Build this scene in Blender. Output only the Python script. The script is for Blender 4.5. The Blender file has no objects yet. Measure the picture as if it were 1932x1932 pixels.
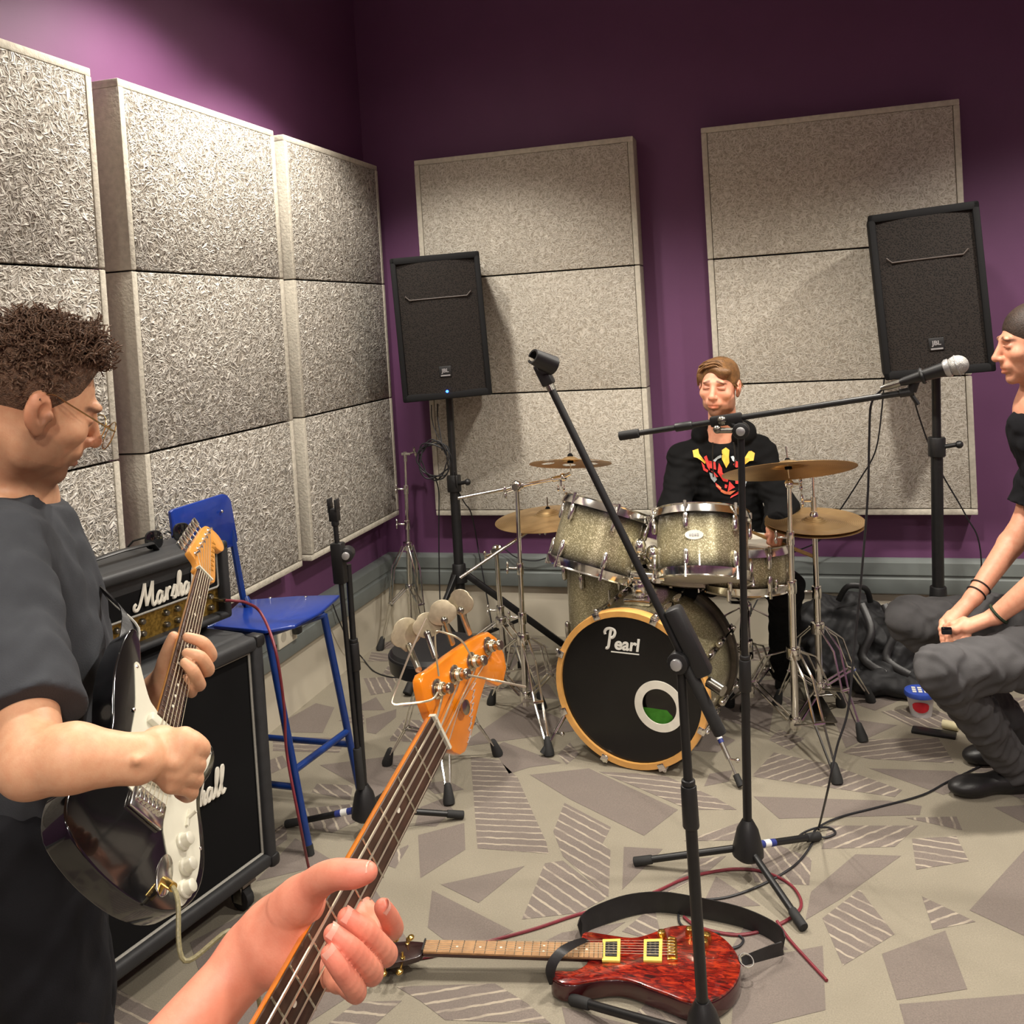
import bpy, bmesh, math, random
import numpy as np
import openvdb
from mathutils import Vector, Matrix
random.seed(7); rng = np.random.default_rng(7)
SC = bpy.context.scene
COL = SC.collection

# ---------------------------------------------------------------- camera
F, CX, CY, EYE = 1795.0, 966.0, 665.0, 1.6      # phone lens in pixels, optical centre, lens height (m)
def _n(v):
    v = np.array(v, float); return v / np.linalg.norm(v)
def _r0(x, y): return _n([(x - CX) / F, (CY - y) / F, -1])
_Y = _r0(1489, 578); _Xm = -_r0(-5245, 985)     # vanishing points of the side wall and of the back wall
_Z = _n(np.cross(_Xm, _Y)); _X = np.cross(_Y, _Z)
RC = np.array([_X, _Y, _Z]); EYEP = np.array([0, 0, EYE])
cam_d = bpy.data.cameras.new('camera'); cam = bpy.data.objects.new('camera', cam_d); COL.objects.link(cam)
cam_d.sensor_width = 36; cam_d.lens = F / 1932 * 36; cam_d.shift_y = (CY - 966) / 1932; cam_d.clip_start = .02
mw = Matrix.Identity(4)
for i in range(3):
    for j in range(3): mw[i][j] = RC[i][j]
    mw[i][3] = EYEP[i]
cam.matrix_world = mw
SC.camera = cam

# ---------------------------------------------------------------- light and exposure
SC.view_settings.view_transform = 'Standard'; SC.view_settings.look = 'None'
SC.view_settings.gamma = 1; SC.view_settings.use_curve_mapping = False
SC.view_settings.exposure = 0.0
w = bpy.data.worlds.new('world'); SC.world = w; w.use_nodes = True
w.node_tree.nodes['Background'].inputs[0].default_value = (.9, .85, .8, 1)
w.node_tree.nodes['Background'].inputs[1].default_value = 0.0
LAMPS = []
def downlight(x, y, z, power, size=2.35, blend=.55, rad=.07, col=(1, .93, .83), aim=None):
    l = bpy.data.lights.new('downlight', 'SPOT'); l.energy = power; l.color = col
    l.spot_size = size; l.spot_blend = blend; l.shadow_soft_size = rad
    o = bpy.data.objects.new('downlight', l); COL.objects.link(o); o.location = (x, y, z)
    LAMPS.append((x, y, z))
    if aim: o.rotation_euler = (Vector(aim) - Vector((x, y, z))).to_track_quat('-Z', 'Y').to_euler()
    return o
LZ = 2.98
downlight(-1.55, 2.72, LZ, 120, size=2.5, blend=.5)
downlight(-1.5, 3.45, LZ + .04, 110, size=2.05, blend=.4)
downlight(-1.45, .8, LZ, 55)
downlight(.1, 2.7, LZ, 240, rad=.1)
downlight(1.5, 3.1, LZ, 250)
downlight(1.45, 1.0, LZ, 180)
downlight(-.45, -.25, LZ, 135, rad=.12)  # added fill, placed to light the guitarist's face from the camera side
downlight(-1.2, -1.5, LZ, 60)
downlight(.7, -1.6, LZ, 230, size=2.75, blend=.4, rad=.1)  # added fill from far back, reaching the guitarist's face at a low angle

# ---------------------------------------------------------------- placing
def ray(x, y): return RC @ _r0(x, y)
def fl(x, y, z=0.):                                # the point at height z seen at a pixel
    d = ray(x, y); return Vector(EYEP + d * ((z - EYE) / d[2]))
def py(x, y, Y):                                   # the point in the plane y = Y
    d = ray(x, y); return Vector(EYEP + d * (Y / d[1]))
def px(x, y, X):
    d = ray(x, y); return Vector(EYEP + d * (X / d[0]))
def dp(x, y, depth):                               # the point at a distance along the lens axis
    return Vector(EYEP + RC @ np.array([(x - CX) / F * depth, (CY - y) / F * depth, -depth]))
def onp(x, y, o, nrm):                             # the point on a plane
    d = Vector(ray(x, y)); E = Vector(EYEP); return E + d * ((Vector(o) - E).dot(nrm) / d.dot(nrm))
def camv(x, y, z): return Vector(RC @ np.array([x, y, z]))
# ---------------------------------------------------------------- building helpers
def thing(name, label, cat, loc=(0, 0, 0), group=None):
    o = bpy.data.objects.new(name, None); COL.objects.link(o); o.location = Vector(loc); o.empty_display_size = .05
    return tag(o, label, cat, group)
def tag(o, label, cat, group=None):
    o['label'] = label; o['category'] = cat
    if group: o['group'] = group
    return o
def root_loc(p):
    if p is None: return Vector((0, 0, 0))
    while p.parent: p = p.parent
    return p.location.copy()
def frame(axis, up=(0, 0, 1)):
    a = Vector(axis).normalized(); u = Vector(up)
    if abs(a.dot(u.normalized())) > .98: u = Vector((1, 0, 0))
    s = a.cross(u).normalized(); return s, s.cross(a).normalized(), a    # side, up, axis
def catmull(pts, sub=6, closed=False):
    P = [Vector(p) for p in pts]; n = len(P); out = []
    for i in range(n if closed else n - 1):
        if closed: a, b, c, d = P[(i - 1) % n], P[i], P[(i + 1) % n], P[(i + 2) % n]
        else: a, b, c, d = P[max(i - 1, 0)], P[i], P[i + 1], P[min(i + 2, n - 1)]
        for k in range(sub):
            t = k / sub
            out.append(.5 * ((2 * b) + (c - a) * t + (2 * a - 5 * b + 4 * c - d) * t * t + (3 * b - a - 3 * c + d) * t ** 3))
    if not closed: out.append(P[-1].copy())
    return out
class MB:
    def __init__(s): s.v = []; s.f = []; s.uv = None
    def add(s, vs, fs):
        b = len(s.v); s.v += [Vector(v) for v in vs]; s.f += [[i + b for i in f] for f in fs]; return s
    def box(s, c, d, ax=None):
        c = Vector(c); X, Y, Z = ax or (Vector((1, 0, 0)), Vector((0, 1, 0)), Vector((0, 0, 1)))
        vs = [c + X * (d[0] / 2 * i) + Y * (d[1] / 2 * j) + Z * (d[2] / 2 * k) for i in (-1, 1) for j in (-1, 1) for k in (-1, 1)]
        return s.add(vs, [[0, 1, 3, 2], [4, 6, 7, 5], [0, 4, 5, 1], [2, 3, 7, 6], [0, 2, 6, 4], [1, 5, 7, 3]])
    def lathe(s, o, axis, prof, n=20, up=(0, 0, 1), close=False):
        S, U, A = frame(axis, up); o = Vector(o); vs = []; fs = []
        for r, h in prof:
            for k in range(n):
                t = 2 * math.pi * k / n; vs.append(o + A * h + (S * math.cos(t) + U * math.sin(t)) * r)
        m = len(prof)
        for i in range(m if close else m - 1):
            j = (i + 1) % m
            for k in range(n):
                l = (k + 1) % n; fs.append([i * n + k, i * n + l, j * n + l, j * n + k])
        if not close:
            if prof[0][0] > 1e-5: fs.append(list(range(n))[::-1])
            if prof[-1][0] > 1e-5: fs.append([(m - 1) * n + k for k in range(n)])
        return s.add(vs, fs)
    def cyl(s, a, b, r, r2=None, n=14):
        a = Vector(a); b = Vector(b); return s.lathe(a, b - a, [(r, 0), (r if r2 is None else r2, (b - a).length)], n)
    def tube(s, pts, r, n=8, closed=False, flat=1.0, up=None):
        P = [Vector(p) for p in pts]; m = len(P); vs = []; fs = []
        def tan(i):
            if closed: return (P[(i + 1) % m] - P[(i - 1) % m]).normalized()
            return (P[min(i + 1, m - 1)] - P[max(i - 1, 0)]).normalized()
        S, U, _ = frame(tan(0), up or (0, 0, 1))
        for i in range(m):
            t = tan(i)
            if up: S, U, _ = frame(t, up)
            else:
                S = (S - t * S.dot(t)).normalized(); U = S.cross(t).normalized()
            rr = r[i] if isinstance(r, (list, tuple)) else r
            for k in range(n):
                a = 2 * math.pi * k / n; vs.append(P[i] + (S * math.cos(a) + U * math.sin(a) * flat) * rr)
        for i in range(m if closed else m - 1):
            j = (i + 1) % m
            for k in range(n):
                l = (k + 1) % n; fs.append([i * n + k, i * n + l, j * n + l, j * n + k])
        if not closed: fs += [list(range(n))[::-1], [(m - 1) * n + k for k in range(n)]]
        return s.add(vs, fs)
    def sph(s, c, r, ax=None, nu=14, nv=9):
        c = Vector(c); X, Y, Z = ax or (Vector((1, 0, 0)), Vector((0, 1, 0)), Vector((0, 0, 1)))
        if not hasattr(r, '__len__'): r = (r, r, r)
        vs = [c - Z * r[2]]; fs = []
        for j in range(1, nv):
            p = math.pi * j / nv
            for i in range(nu):
                t = 2 * math.pi * i / nu
                vs.append(c + X * (r[0] * math.sin(p) * math.cos(t)) + Y * (r[1] * math.sin(p) * math.sin(t)) - Z * (r[2] * math.cos(p)))
        vs.append(c + Z * r[2]); L = len(vs) - 1
        for i in range(nu):
            k = (i + 1) % nu
            fs.append([0, 1 + k, 1 + i]); fs.append([L, 1 + (nv - 2) * nu + i, 1 + (nv - 2) * nu + k])
            for j in range(nv - 2): fs.append([1 + j * nu + i, 1 + j * nu + k, 1 + (j + 1) * nu + k, 1 + (j + 1) * nu + i])
        return s.add(vs, fs)
    def prism(s, poly, off):
        P = [Vector(p) for p in poly]; n = len(P); off = Vector(off)
        return s.add(P + [p + off for p in P], [list(range(n)), list(range(2 * n - 1, n - 1, -1))] + [[i, i + n, (i + 1) % n + n, (i + 1) % n] for i in range(n)])
    def poly(s, pts): return s.add(pts, [list(range(len(pts)))])
    def torus(s, c, axis, R, r, n=32, m=8, flat=1.0):
        S, U, A = frame(axis); c = Vector(c)
        return s.tube([c + (S * math.cos(2 * math.pi * i / n) + U * math.sin(2 * math.pi * i / n)) * R for i in range(n)], r, m, True, flat, up=A)
    def mesh(s, name, mat, L=Vector((0, 0, 0)), smooth=40, bevel=0, seg=2):
        me = bpy.data.meshes.new(name)
        me.from_pydata([tuple(v - L) for v in s.v], [], s.f)
        bm = bmesh.new(); bm.from_mesh(me)
        bmesh.ops.recalc_face_normals(bm, faces=bm.faces)
        if bevel:
            ed = [e for e in bm.edges if len(e.link_faces) == 2 and e.calc_face_angle(0) > .6]
            bmesh.ops.bevel(bm, geom=ed, offset=bevel, segments=seg, profile=.5, affect='EDGES', clamp_overlap=True)
        bm.to_mesh(me); bm.free()
        if smooth:
            me.shade_smooth(); me.set_sharp_from_angle(angle=math.radians(smooth))
        if mat: me.materials.append(mat)
        return me
    def build(s, name, mat, parent=None, smooth=40, bevel=0, seg=2, kind=None, loc=None):
        L = root_loc(parent) if parent else Vector(loc if loc is not None else (0, 0, 0))
        o = bpy.data.objects.new(name, s.mesh(name, mat, L, smooth, bevel, seg)); COL.objects.link(o)
        if parent: o.parent = parent
        else: o.location = L
        if kind: o['kind'] = kind
        return o
def lab(o, text): o['label'] = text; return o
def copy_tree(o, shift, label, group=None):
    c = o.copy(); COL.objects.link(c); c.location = o.location + Vector(shift); c['label'] = label
    if group: c['group'] = group
    for ch in list(o.children):
        d = ch.copy(); COL.objects.link(d); d.parent = c
        for g in ch.children:
            e = g.copy(); COL.objects.link(e); e.parent = d
    return c
def text_mb(txt, size, o, X, Y, off=0., shear=0., thick=.0008):
    cu = bpy.data.curves.new('lettering', 'FONT'); cu.body = txt; cu.size = size; cu.offset = off; cu.shear = shear
    cu.extrude = thick; cu.align_x = 'CENTER'; cu.resolution_u = 4
    ob = bpy.data.objects.new('lettering', cu); COL.objects.link(ob)
    me = bpy.data.meshes.new_from_object(ob.evaluated_get(bpy.context.evaluated_depsgraph_get()))
    X = Vector(X); Y = Vector(Y); Z = X.cross(Y); o = Vector(o); mb = MB()
    mb.add([o + X * v.co.x + Y * v.co.y + Z * v.co.z for v in me.vertices], [list(p.vertices) for p in me.polygons])
    bpy.data.objects.remove(ob); bpy.data.curves.remove(cu); bpy.data.meshes.remove(me)
    return mb

# ---------------------------------------------------------------- materials
def lin(c): return tuple(((v / 255) / 12.92 if v / 255 <= .04045 else ((v / 255 + .055) / 1.055) ** 2.4) for v in c) + (1,)
class NT:
    def __init__(s, name):
        s.m = bpy.data.materials.new(name); s.m.use_nodes = True; s.t = s.m.node_tree; s.b = s.t.nodes['Principled BSDF']
    def n(s, typ, **kw):
        nd = s.t.nodes.new('ShaderNode' + typ)
        for k, v in kw.items(): setattr(nd, k, v)
        return nd
    def l(s, a, b): s.t.links.new(a, b)
    def set(s, inp, v):
        if hasattr(v, 'is_output'): s.l(v, s.b.inputs[inp])
        else: s.b.inputs[inp].default_value = v
    def co(s, out='Object', scale=(1, 1, 1), rot=(0, 0, 0)):
        c = s.n('TexCoord'); m = s.n('Mapping'); m.inputs['Scale'].default_value = scale; m.inputs['Rotation'].default_value = rot
        s.l(c.outputs[out], m.inputs[0]); return m.outputs[0]
    def noise(s, scale, detail=3, rough=.5, dist=0., vec=None):
        nd = s.n('TexNoise'); nd.inputs['Scale'].default_value = scale; nd.inputs['Detail'].default_value = detail
        nd.inputs['Roughness'].default_value = rough; nd.inputs['Distortion'].default_value = dist
        s.l(vec if vec is not None else s.co(), nd.inputs['Vector']); return nd.outputs['Fac']
    def ramp(s, fac, stops):
        r = s.n('ValToRGB'); e = r.color_ramp.elements
        while len(e) < len(stops): e.new(.5)
        for q, (p, c) in zip(e, stops): q.position = p; q.color = c
        s.l(fac, r.inputs[0]); return r.outputs[0]
    def mix(s, fac, a, b, blend='MIX'):
        m = s.n('Mix', data_type='RGBA', blend_type=blend)
        for sock, v in ((m.inputs[0], fac), (m.inputs[6], a), (m.inputs[7], b)):
            if hasattr(v, 'is_output'): s.l(v, sock)
            else: sock.default_value = v
        return m.outputs[2]
    def math(s, op, a, b=0., c=None):
        m = s.n('Math', operation=op)
        for i, v in enumerate((a, b) if c is None else (a, b, c)):
            if hasattr(v, 'is_output'): s.l(v, m.inputs[i])
            else: m.inputs[i].default_value = v
        return m.outputs[0]
    def bump(s, h, strength=.3, dist=.002):
        b = s.n('Bump'); b.inputs['Strength'].default_value = strength; b.inputs['Distance'].default_value = dist
        s.l(h, b.inputs['Height']); s.l(b.outputs[0], s.b.inputs['Normal'])
def mat(name, col, rough=.5, metal=0., var=.0, vs=40, bump=0., bs=300, bd=.001, coat=0., sss=0., emit=None):
    t = NT(name); c = lin(col)
    if var:
        t.set('Base Color', t.ramp(t.noise(vs), [(.3, tuple(v * (1 - var) for v in c[:3]) + (1,)), (.7, tuple(min(1, v * (1 + var)) for v in c[:3]) + (1,))]))
    else: t.set('Base Color', c)
    t.set('Roughness', rough); t.set('Metallic', metal)
    if bump: t.bump(t.noise(bs, 2), bump, bd)
    if coat: t.set('Coat Weight', coat); t.set('Coat Roughness', .06)
    if sss: t.set('Subsurface Weight', sss); t.set('Subsurface Radius', (.01, .004, .002)); t.set('Subsurface Scale', .6)
    if rough >= .8: t.set('Specular IOR Level', .15)
    if emit: t.set('Emission Color', lin(emit[0])); t.set('Emission Strength', emit[1])
    return t.m
MT = dict(
    black=mat('black_plastic', (24, 24, 25), .45, bump=.15), blackmatt=mat('black_powder_coat', (20, 20, 21), .42, var=.25, vs=60),
    rubber=mat('black_rubber', (30, 30, 30), .75, var=.2), chrome=mat('chrome', (238, 236, 230), .15, 1., var=.05, vs=25),
    steel=mat('worn_steel', (150, 147, 138), .28, 1., var=.2, vs=60), nickel=mat('nickel', (178, 168, 148), .24, 1., var=.15, vs=90),
    gold=mat('gold_plate', (226, 188, 105), .2, 1., var=.1), white=mat('white_plastic', (226, 222, 208), .45, var=.05),
    cream=mat('pickguard_white', (198, 195, 178), .3, coat=.3, var=.03), tolex=mat('black_tolex', (38, 39, 41), .55, bump=.6, bs=900, bd=.0008, var=.15),
    grille=mat('black_grille_cloth', (16, 16, 17), .85, bump=.5, bs=1500), piping=mat('grey_piping', (150, 148, 140), .6, var=.1, vs=200),
    cable=mat('black_cable', (26, 26, 30), .5, var=.2), redcable=mat('red_cable', (112, 36, 46), .5, var=.15),
    goldcable=mat('gold_braided_cable', (124, 116, 84), .5, var=.25, vs=300), leather=mat('black_leather_strap', (26, 25, 26), .42, bump=.3, bs=200, var=.2),
    blue=mat('blue_lacquer', (14, 48, 132), .3, coat=.4, var=.06), bluetube=mat('blue_painted_steel', (14, 46, 108), .32, coat=.3, var=.1),
    blacklac=mat('black_gloss_lacquer', (12, 12, 14), .12, coat=.9, var=.1), frets=mat('fret_wire', (200, 196, 184), .25, 1., var=.1),
    strings=mat('steel_strings', (222, 212, 186), .3, .85, var=.1), glass=None, socket=mat('cream_plastic', (214, 208, 190), .5, var=.04),
    felt=mat('black_felt', (14, 14, 15), .95, var=.2), inlay=mat('pearl_inlay', (226, 222, 205), .3, var=.1, vs=200),
    tapew=mat('white_tape', (225, 225, 222), .6, var=.05), tapeb=mat('blue_tape', (40, 52, 120), .55, var=.1), led=mat('blue_led', (20, 60, 255), .3, emit=((40, 90, 255), 14)),
    silver=mat('silver_lettering', (176, 176, 176), .35, .6, var=.1), whiteprint=mat('white_lettering', (226, 224, 215), .5, var=.04),
)
# ---------------------------------------------------------------- the room
XL, YB, XR, YF, ZC = -2.115, 4.64, 2.7, -2.4, 3.45
m_purple = mat('purple_wall_paint', (98, 57, 94), .62, var=.04, vs=6, bump=.12, bs=260)
m_base = mat('white_wall_base', (196, 188, 170), .6, var=.04, vs=5)
m_trunk = mat('grey_trunking', (112, 118, 116), .42, var=.06, vs=12)
m_ceil = mat('ceiling_white', (205, 203, 198), .8, var=.03)
def struct(mb, name, m, parent=None, **k):
    o = mb.build(name, m, parent, **k)
    if not parent: o['kind'] = 'structure'
    return o
struct(MB().box(((XL + XR) / 2, YB + .1, ZC / 2), (XR - XL + .4, .2, ZC)), 'wall_back', m_purple)
struct(MB().box((XL - .1, (YB + YF) / 2, ZC / 2), (.2, YB - YF, ZC)), 'wall_left', m_purple)
struct(MB().box((XR + .1, (YB + YF) / 2, ZC / 2), (.2, YB - YF, ZC)), 'wall_right', m_purple)
struct(MB().box(((XL + XR) / 2, YF - .1, ZC / 2), (XR - XL + .4, .2, ZC)), 'wall_front', m_purple)
struct(MB().box(((XL + XR) / 2, (YB + YF) / 2, ZC + .1), (XR - XL + .4, YB - YF + .4, .2)), 'ceiling', m_ceil)
t = NT('carpet_beige'); nz = t.noise(260, 4, .7); t.set('Base Color', t.mix(t.noise(9, 3), t.ramp(nz, [(.3, lin((116, 110, 96))), (.7, lin((152, 144, 127)))]), lin((127, 120, 105)))); t.set('Roughness', .95); t.bump(t.noise(500, 2), .5, .002); m_carpet = t.m
floor = struct(MB().box(((XL + XR) / 2, (YB + YF) / 2, -.05), (XR - XL + .4, YB - YF + .4, .1)), 'floor', m_carpet)
# carpet print: grey brown shards, some hatched with thin pale stripes
t = NT('carpet_shards'); uv = t.n('UVMap'); sp = t.n('SeparateXYZ'); t.l(uv.outputs[0], sp.inputs[0])
wob = t.math('MULTIPLY', t.noise(30, 2), .012)
fr = t.math('FRACT', t.math('DIVIDE', t.math('ADD', sp.outputs[0], wob), .036))
line = t.math('MULTIPLY', t.math('LESS_THAN', fr, .2), sp.outputs[1])
line = t.math('MULTIPLY', line, t.ramp(t.noise(14, 3), [(.3, (.25, .25, .25, 1)), (.55, (1, 1, 1, 1))]))
nz = t.noise(260, 4, .7); shade = t.mix(t.noise(7, 3), t.ramp(nz, [(.3, lin((93, 84, 78))), (.7, lin((129, 118, 110)))]), lin((106, 97, 91)))
t.set('Base Color', t.mix(line, shade, lin((156, 146, 130)))); t.set('Roughness', .95); t.bump(t.noise(500, 2), .5, .002); m_shard = t.m
SH = [  # (hatch direction as two pixels or None, outline in pixels on the floor)
 (((900, 1600), (1030, 1606)), [(888, 1427), (942, 1435), (977, 1468), (1006, 1535), (1031, 1590), (1035, 1611), (901, 1601)]),
 (None, [(789, 1576), (876, 1553), (878, 1603), (793, 1657)]), (None, [(832, 1669), (990, 1634), (903, 1704)]),
 (None, [(815, 1680), (969, 1758), (907, 1783), (837, 1773), (807, 1750)]),
 (((1065, 1515), (1153, 1561)), [(1065, 1515), (1153, 1561), (1137, 1592), (1152, 1605), (1148, 1693), (1062, 1616), (1044, 1569)]),
 (((1028, 1640), (1140, 1715)), [(1028, 1629), (1062, 1624), (1145, 1690), (1140, 1697), (1090, 1723), (985, 1735)]),
 (None, [(1000, 1462), (1111, 1450), (1279, 1528), (1215, 1577), (1075, 1508)]),
 (((1130, 1460), (1290, 1478)), [(1130, 1456), (1250, 1462), (1350, 1505), (1390, 1528), (1300, 1528), (1200, 1485)]),
 (None, [(1422, 1503), (1675, 1511), (1739, 1521), (1735, 1538), (1470, 1545)]),
 (((1440, 1480), (1560, 1440)), [(1419, 1464), (1460, 1420), (1571, 1444), (1702, 1491), (1688, 1504), (1430, 1467)]),
 (((1310, 1590), (1400, 1555)), [(1290, 1587), (1396, 1552), (1386, 1586)]), (None, [(1177, 1598), (1251, 1602), (1174, 1679)]),
 (((1550, 1602), (1640, 1566)), [(1550, 1602), (1564, 1558), (1732, 1558), (1688, 1598)]),
 (None, [(1530, 1683), (1614, 1612), (1700, 1615), (1587, 1696), (1520, 1736)]),
 (((750, 1880), (930, 1850)), [(748, 1862), (934, 1856), (994, 1893), (1040, 1932), (840, 1925), (793, 1889)]),
 (None, [(544, 1356), (596, 1327), (631, 1335), (609, 1383), (550, 1382)]),
 (((690, 1282), (704, 1310)), [(686, 1280), (752, 1276), (740, 1305), (700, 1312)]), (None, [(690, 1356), (748, 1338), (747, 1353), (709, 1385), (692, 1382)]),
 (((520, 1400), (640, 1404)), [(515, 1390), (655, 1393), (640, 1420), (515, 1417)]), (((598, 1480), (640, 1510)), [(598, 1479), (666, 1482), (661, 1510), (588, 1495)]),
 (None, [(960, 1460), (1000, 1448), (1060, 1440), (950, 1400), (930, 1412)]), (((1600, 1420), (1760, 1400)), [(1590, 1420), (1640, 1395), (1770, 1392), (1800, 1440), (1640, 1432)]),
 (None, [(1640, 1450), (1800, 1455), (1840, 1480), (1780, 1500)]), (((1235, 1690), (1330, 1640)), [(1230, 1700), (1320, 1620), (1370, 1615), (1330, 1650)]),
 (None, [(1060, 1760), (1000, 1790), (1090, 1800), (1180, 1740)]), (None, [(1060, 1900), (1180, 1932), (1250, 1990), (1080, 1990)]),
]
def in_poly(p, poly):
    c = False; n = len(poly)
    for i in range(n):
        a, b = poly[i], poly[i - 1]
        if (a[1] > p[1]) != (b[1] > p[1]) and p[0] < (b[0] - a[0]) * (p[1] - a[1]) / (b[1] - a[1]) + a[0]: c = not c
    return c
polys = []
for d, P in SH:
    W = [fl(*p) for p in P]; dd = None
    if d: a, b = fl(*d[0]), fl(*d[1]); dd = math.atan2(b.y - a.y, b.x - a.x)
    polys.append((dd, [(v.x, v.y) for v in W]))
cent = [(sum(x for x, _ in P) / len(P), sum(y for _, y in P) / len(P)) for _, P in polys]
edge = lambda P: [(P[i][0] + (P[i - 1][0] - P[i][0]) * f, P[i][1] + (P[i - 1][1] - P[i][1]) * f) for i in range(len(P)) for f in (0, .25, .5, .75)]
segs = [(edge(P), P, max(math.dist(c, x) for x in P)) for (_, P), c in zip(polys, cent)]
for trial in range(2400):
    cx, cy = random.uniform(XL + .03, 1.7), random.uniform(.2, YB - .03)
    if any(math.dist((cx, cy), c) < r and in_poly((cx, cy), P) for c, (E, P, r) in zip(cent, segs)): continue
    k = random.choice([3, 4, 4, 5]); a0 = random.uniform(0, 6.28); el = random.uniform(.5, 1); sh = [(random.uniform(.8, 1.25), random.uniform(.8, 1.25)) for _ in range(k)]
    for s in (.42, .34, .27, .21, .165, .125, .09):
        Q = []
        for q in range(k):
            x, y = s * sh[q][0] * math.cos(6.28 * q / k), el * s * sh[q][1] * math.sin(6.28 * q / k); Q.append((cx + x * math.cos(a0) - y * math.sin(a0), cy + x * math.sin(a0) + y * math.cos(a0)))
        if any(not (XL + .02 < x < XR and YF < y < YB - .02) for x, y in Q): continue
        G = [(cx + (x - cx) * (1 + .016 / s), cy + (y - cy) * (1 + .016 / s)) for x, y in Q]; EG = edge(G)
        if any(math.dist((cx, cy), c) < s * 1.4 + r and (any(in_poly(x, P) for x in EG) or any(in_poly(x, G) for x in E)) for c, (E, P, r) in zip(cent, segs)): continue
        polys.append((random.uniform(0, 3.1) if random.random() < .5 else None, Q)); cent.append((cx, cy)); segs.append((edge(Q), Q, max(math.dist((cx, cy), x) for x in Q))); break
mb = MB(); uvs = []
for dd, P in polys:
    mb.poly([(x, y, .0008) for x, y in P])
    for x, y in P: uvs.append((0, 0) if dd is None else (-x * math.sin(dd) + y * math.cos(dd), 1))
o = mb.build('carpet_pattern', m_shard, floor, smooth=0)
ul = o.data.uv_layers.new(name='UVMap')
for pl in o.data.polygons:
    for li in pl.loop_indices: ul.data[li].uv = uvs[o.data.loops[li].vertex_index]
# unseen fixtures added at each spot, their glowing discs meant for chrome reflections
m_glow = mat('added_lamp_glow', (255, 246, 230), .5, emit=((255, 240, 220), 18))
WHERE = ['the left wall panels beside the blue chair', 'the loudspeaker in the room corner', 'the head of the standing guitarist', 'the drum kit', 'the right hand loudspeaker', 'the seated listener, nearest to them', 'the hand of the bass player', 'the rear left of the room behind the camera', 'the rear right of the room behind the camera']
for (x, y, z), wh in zip(LAMPS, WHERE):
    L_ = thing('added_ceiling_light', 'added unseen round white downlight above ' + wh, 'ceiling light', (x, y, ZC), 'added downlights out of view')
    MB().lathe((x, y, z + .012), (0, 0, 1), [(.0, .055), (.1, .055), (.125, .05), (.13, .0), (.122, .0), (.12, .04), (0, .042)], 28).cyl((x, y, z + .06), (x, y, ZC - .001), .014).build('housing', m_ceil, L_)
    MB().lathe((x, y, z + .03), (0, 0, 1), [(0, 0), (.119, 0), (.119, .004)], 28).build('diffuser', m_glow, L_)
# trunking and pale wall base
def trunk(a, b, nrm, name):                        # a, b: ends on the wall at floor level
    a, b, nrm = Vector(a), Vector(b), Vector(nrm); d = b - a
    prof = [(0, .262), (.042, .262), (.045, .268), (.045, .33), (.038, .336), (.038, .345), (.045, .351), (.045, .405), (.03, .418), (.0, .42)]
    return struct(MB().prism([a + nrm * p + Vector((0, 0, z)) for p, z in prof], d), name, m_trunk)
trunk((XL, YB, 0), (XR, YB, 0), (0, -1, 0), 'trim_1'); trunk((XL, YF, 0), (XL, YB, 0), (1, 0, 0), 'trim_2'); trunk((XR, YF, 0), (XR, YB, 0), (-1, 0, 0), 'trim_3')
struct(MB().box(((XL + XR) / 2, YB - .006, .131), (XR - XL, .012, .262)), 'baseboard_back', m_base)
struct(MB().box((XL + .006, (YB + YF) / 2, .131), (.012, YB - YF, .262)), 'baseboard_left', m_base)
struct(MB().box((XR - .006, (YB + YF) / 2, .131), (.012, YB - YF, .262)), 'baseboard_right', m_base)

# ---------------------------------------------------------------- acoustic panels of wood wool board
def wood_wool(name, amp, k, cols):
    t = NT(name); tc = t.n('TexCoord'); sp = t.n('SeparateXYZ'); t.l(tc.outputs['Object'], sp.inputs[0]); cb_ = t.n('CombineXYZ'); t.l(t.math('ADD', sp.outputs[0], sp.outputs[1]), cb_.inputs[0]); t.l(sp.outputs[2], cb_.inputs[1])
    warp = t.n('TexNoise'); warp.inputs['Scale'].default_value = 11; t.l(cb_.outputs[0], warp.inputs['Vector']); sc_ = t.n('VectorMath', operation='SCALE'); sc_.inputs['Scale'].default_value = .07
    t.l(warp.outputs['Color'], sc_.inputs[0]); ad = t.n('VectorMath', operation='ADD'); t.l(cb_.outputs[0], ad.inputs[0]); t.l(sc_.outputs[0], ad.inputs[1]); hgt = None
    for ang, off in ((.25, 0), (1.15, 3.1), (2.0, 7.7), (2.8, 12.3)):
        m = t.n('Mapping'); m.inputs['Rotation'].default_value = (0, 0, ang); m.inputs['Location'].default_value = (off, off * .7, 0); t.l(ad.outputs[0], m.inputs[0])
        m2 = t.n('Mapping'); m2.inputs['Scale'].default_value = (26 * k, 115 * k, 1); t.l(m.outputs[0], m2.inputs[0]); n = t.noise(1.0, 1.5, .5, .4, vec=m2.outputs[0]); hgt = n if hgt is None else t.math('MAXIMUM', hgt, n)
    col = t.ramp(hgt, [(.5, lin(cols[0])), (.58, lin(cols[1])), (.72, lin(cols[2]))])
    t.set('Base Color', t.mix(t.ramp(t.noise(45, 2, .6, vec=cb_.outputs[0]), [(.6, (0, 0, 0, 1)), (.7, (.5, .5, .5, 1))]), col, lin((140, 130, 114)))); t.set('Roughness', .9); t.bump(hgt, 1., amp); return t.m
m_ww = wood_wool('wood_wool_board_grazing_light', .028, 1.15, ((124, 116, 104), (178, 171, 160), (220, 216, 207)))  # left wall: contrast of grazing light put into fibre colour and bump
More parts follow.
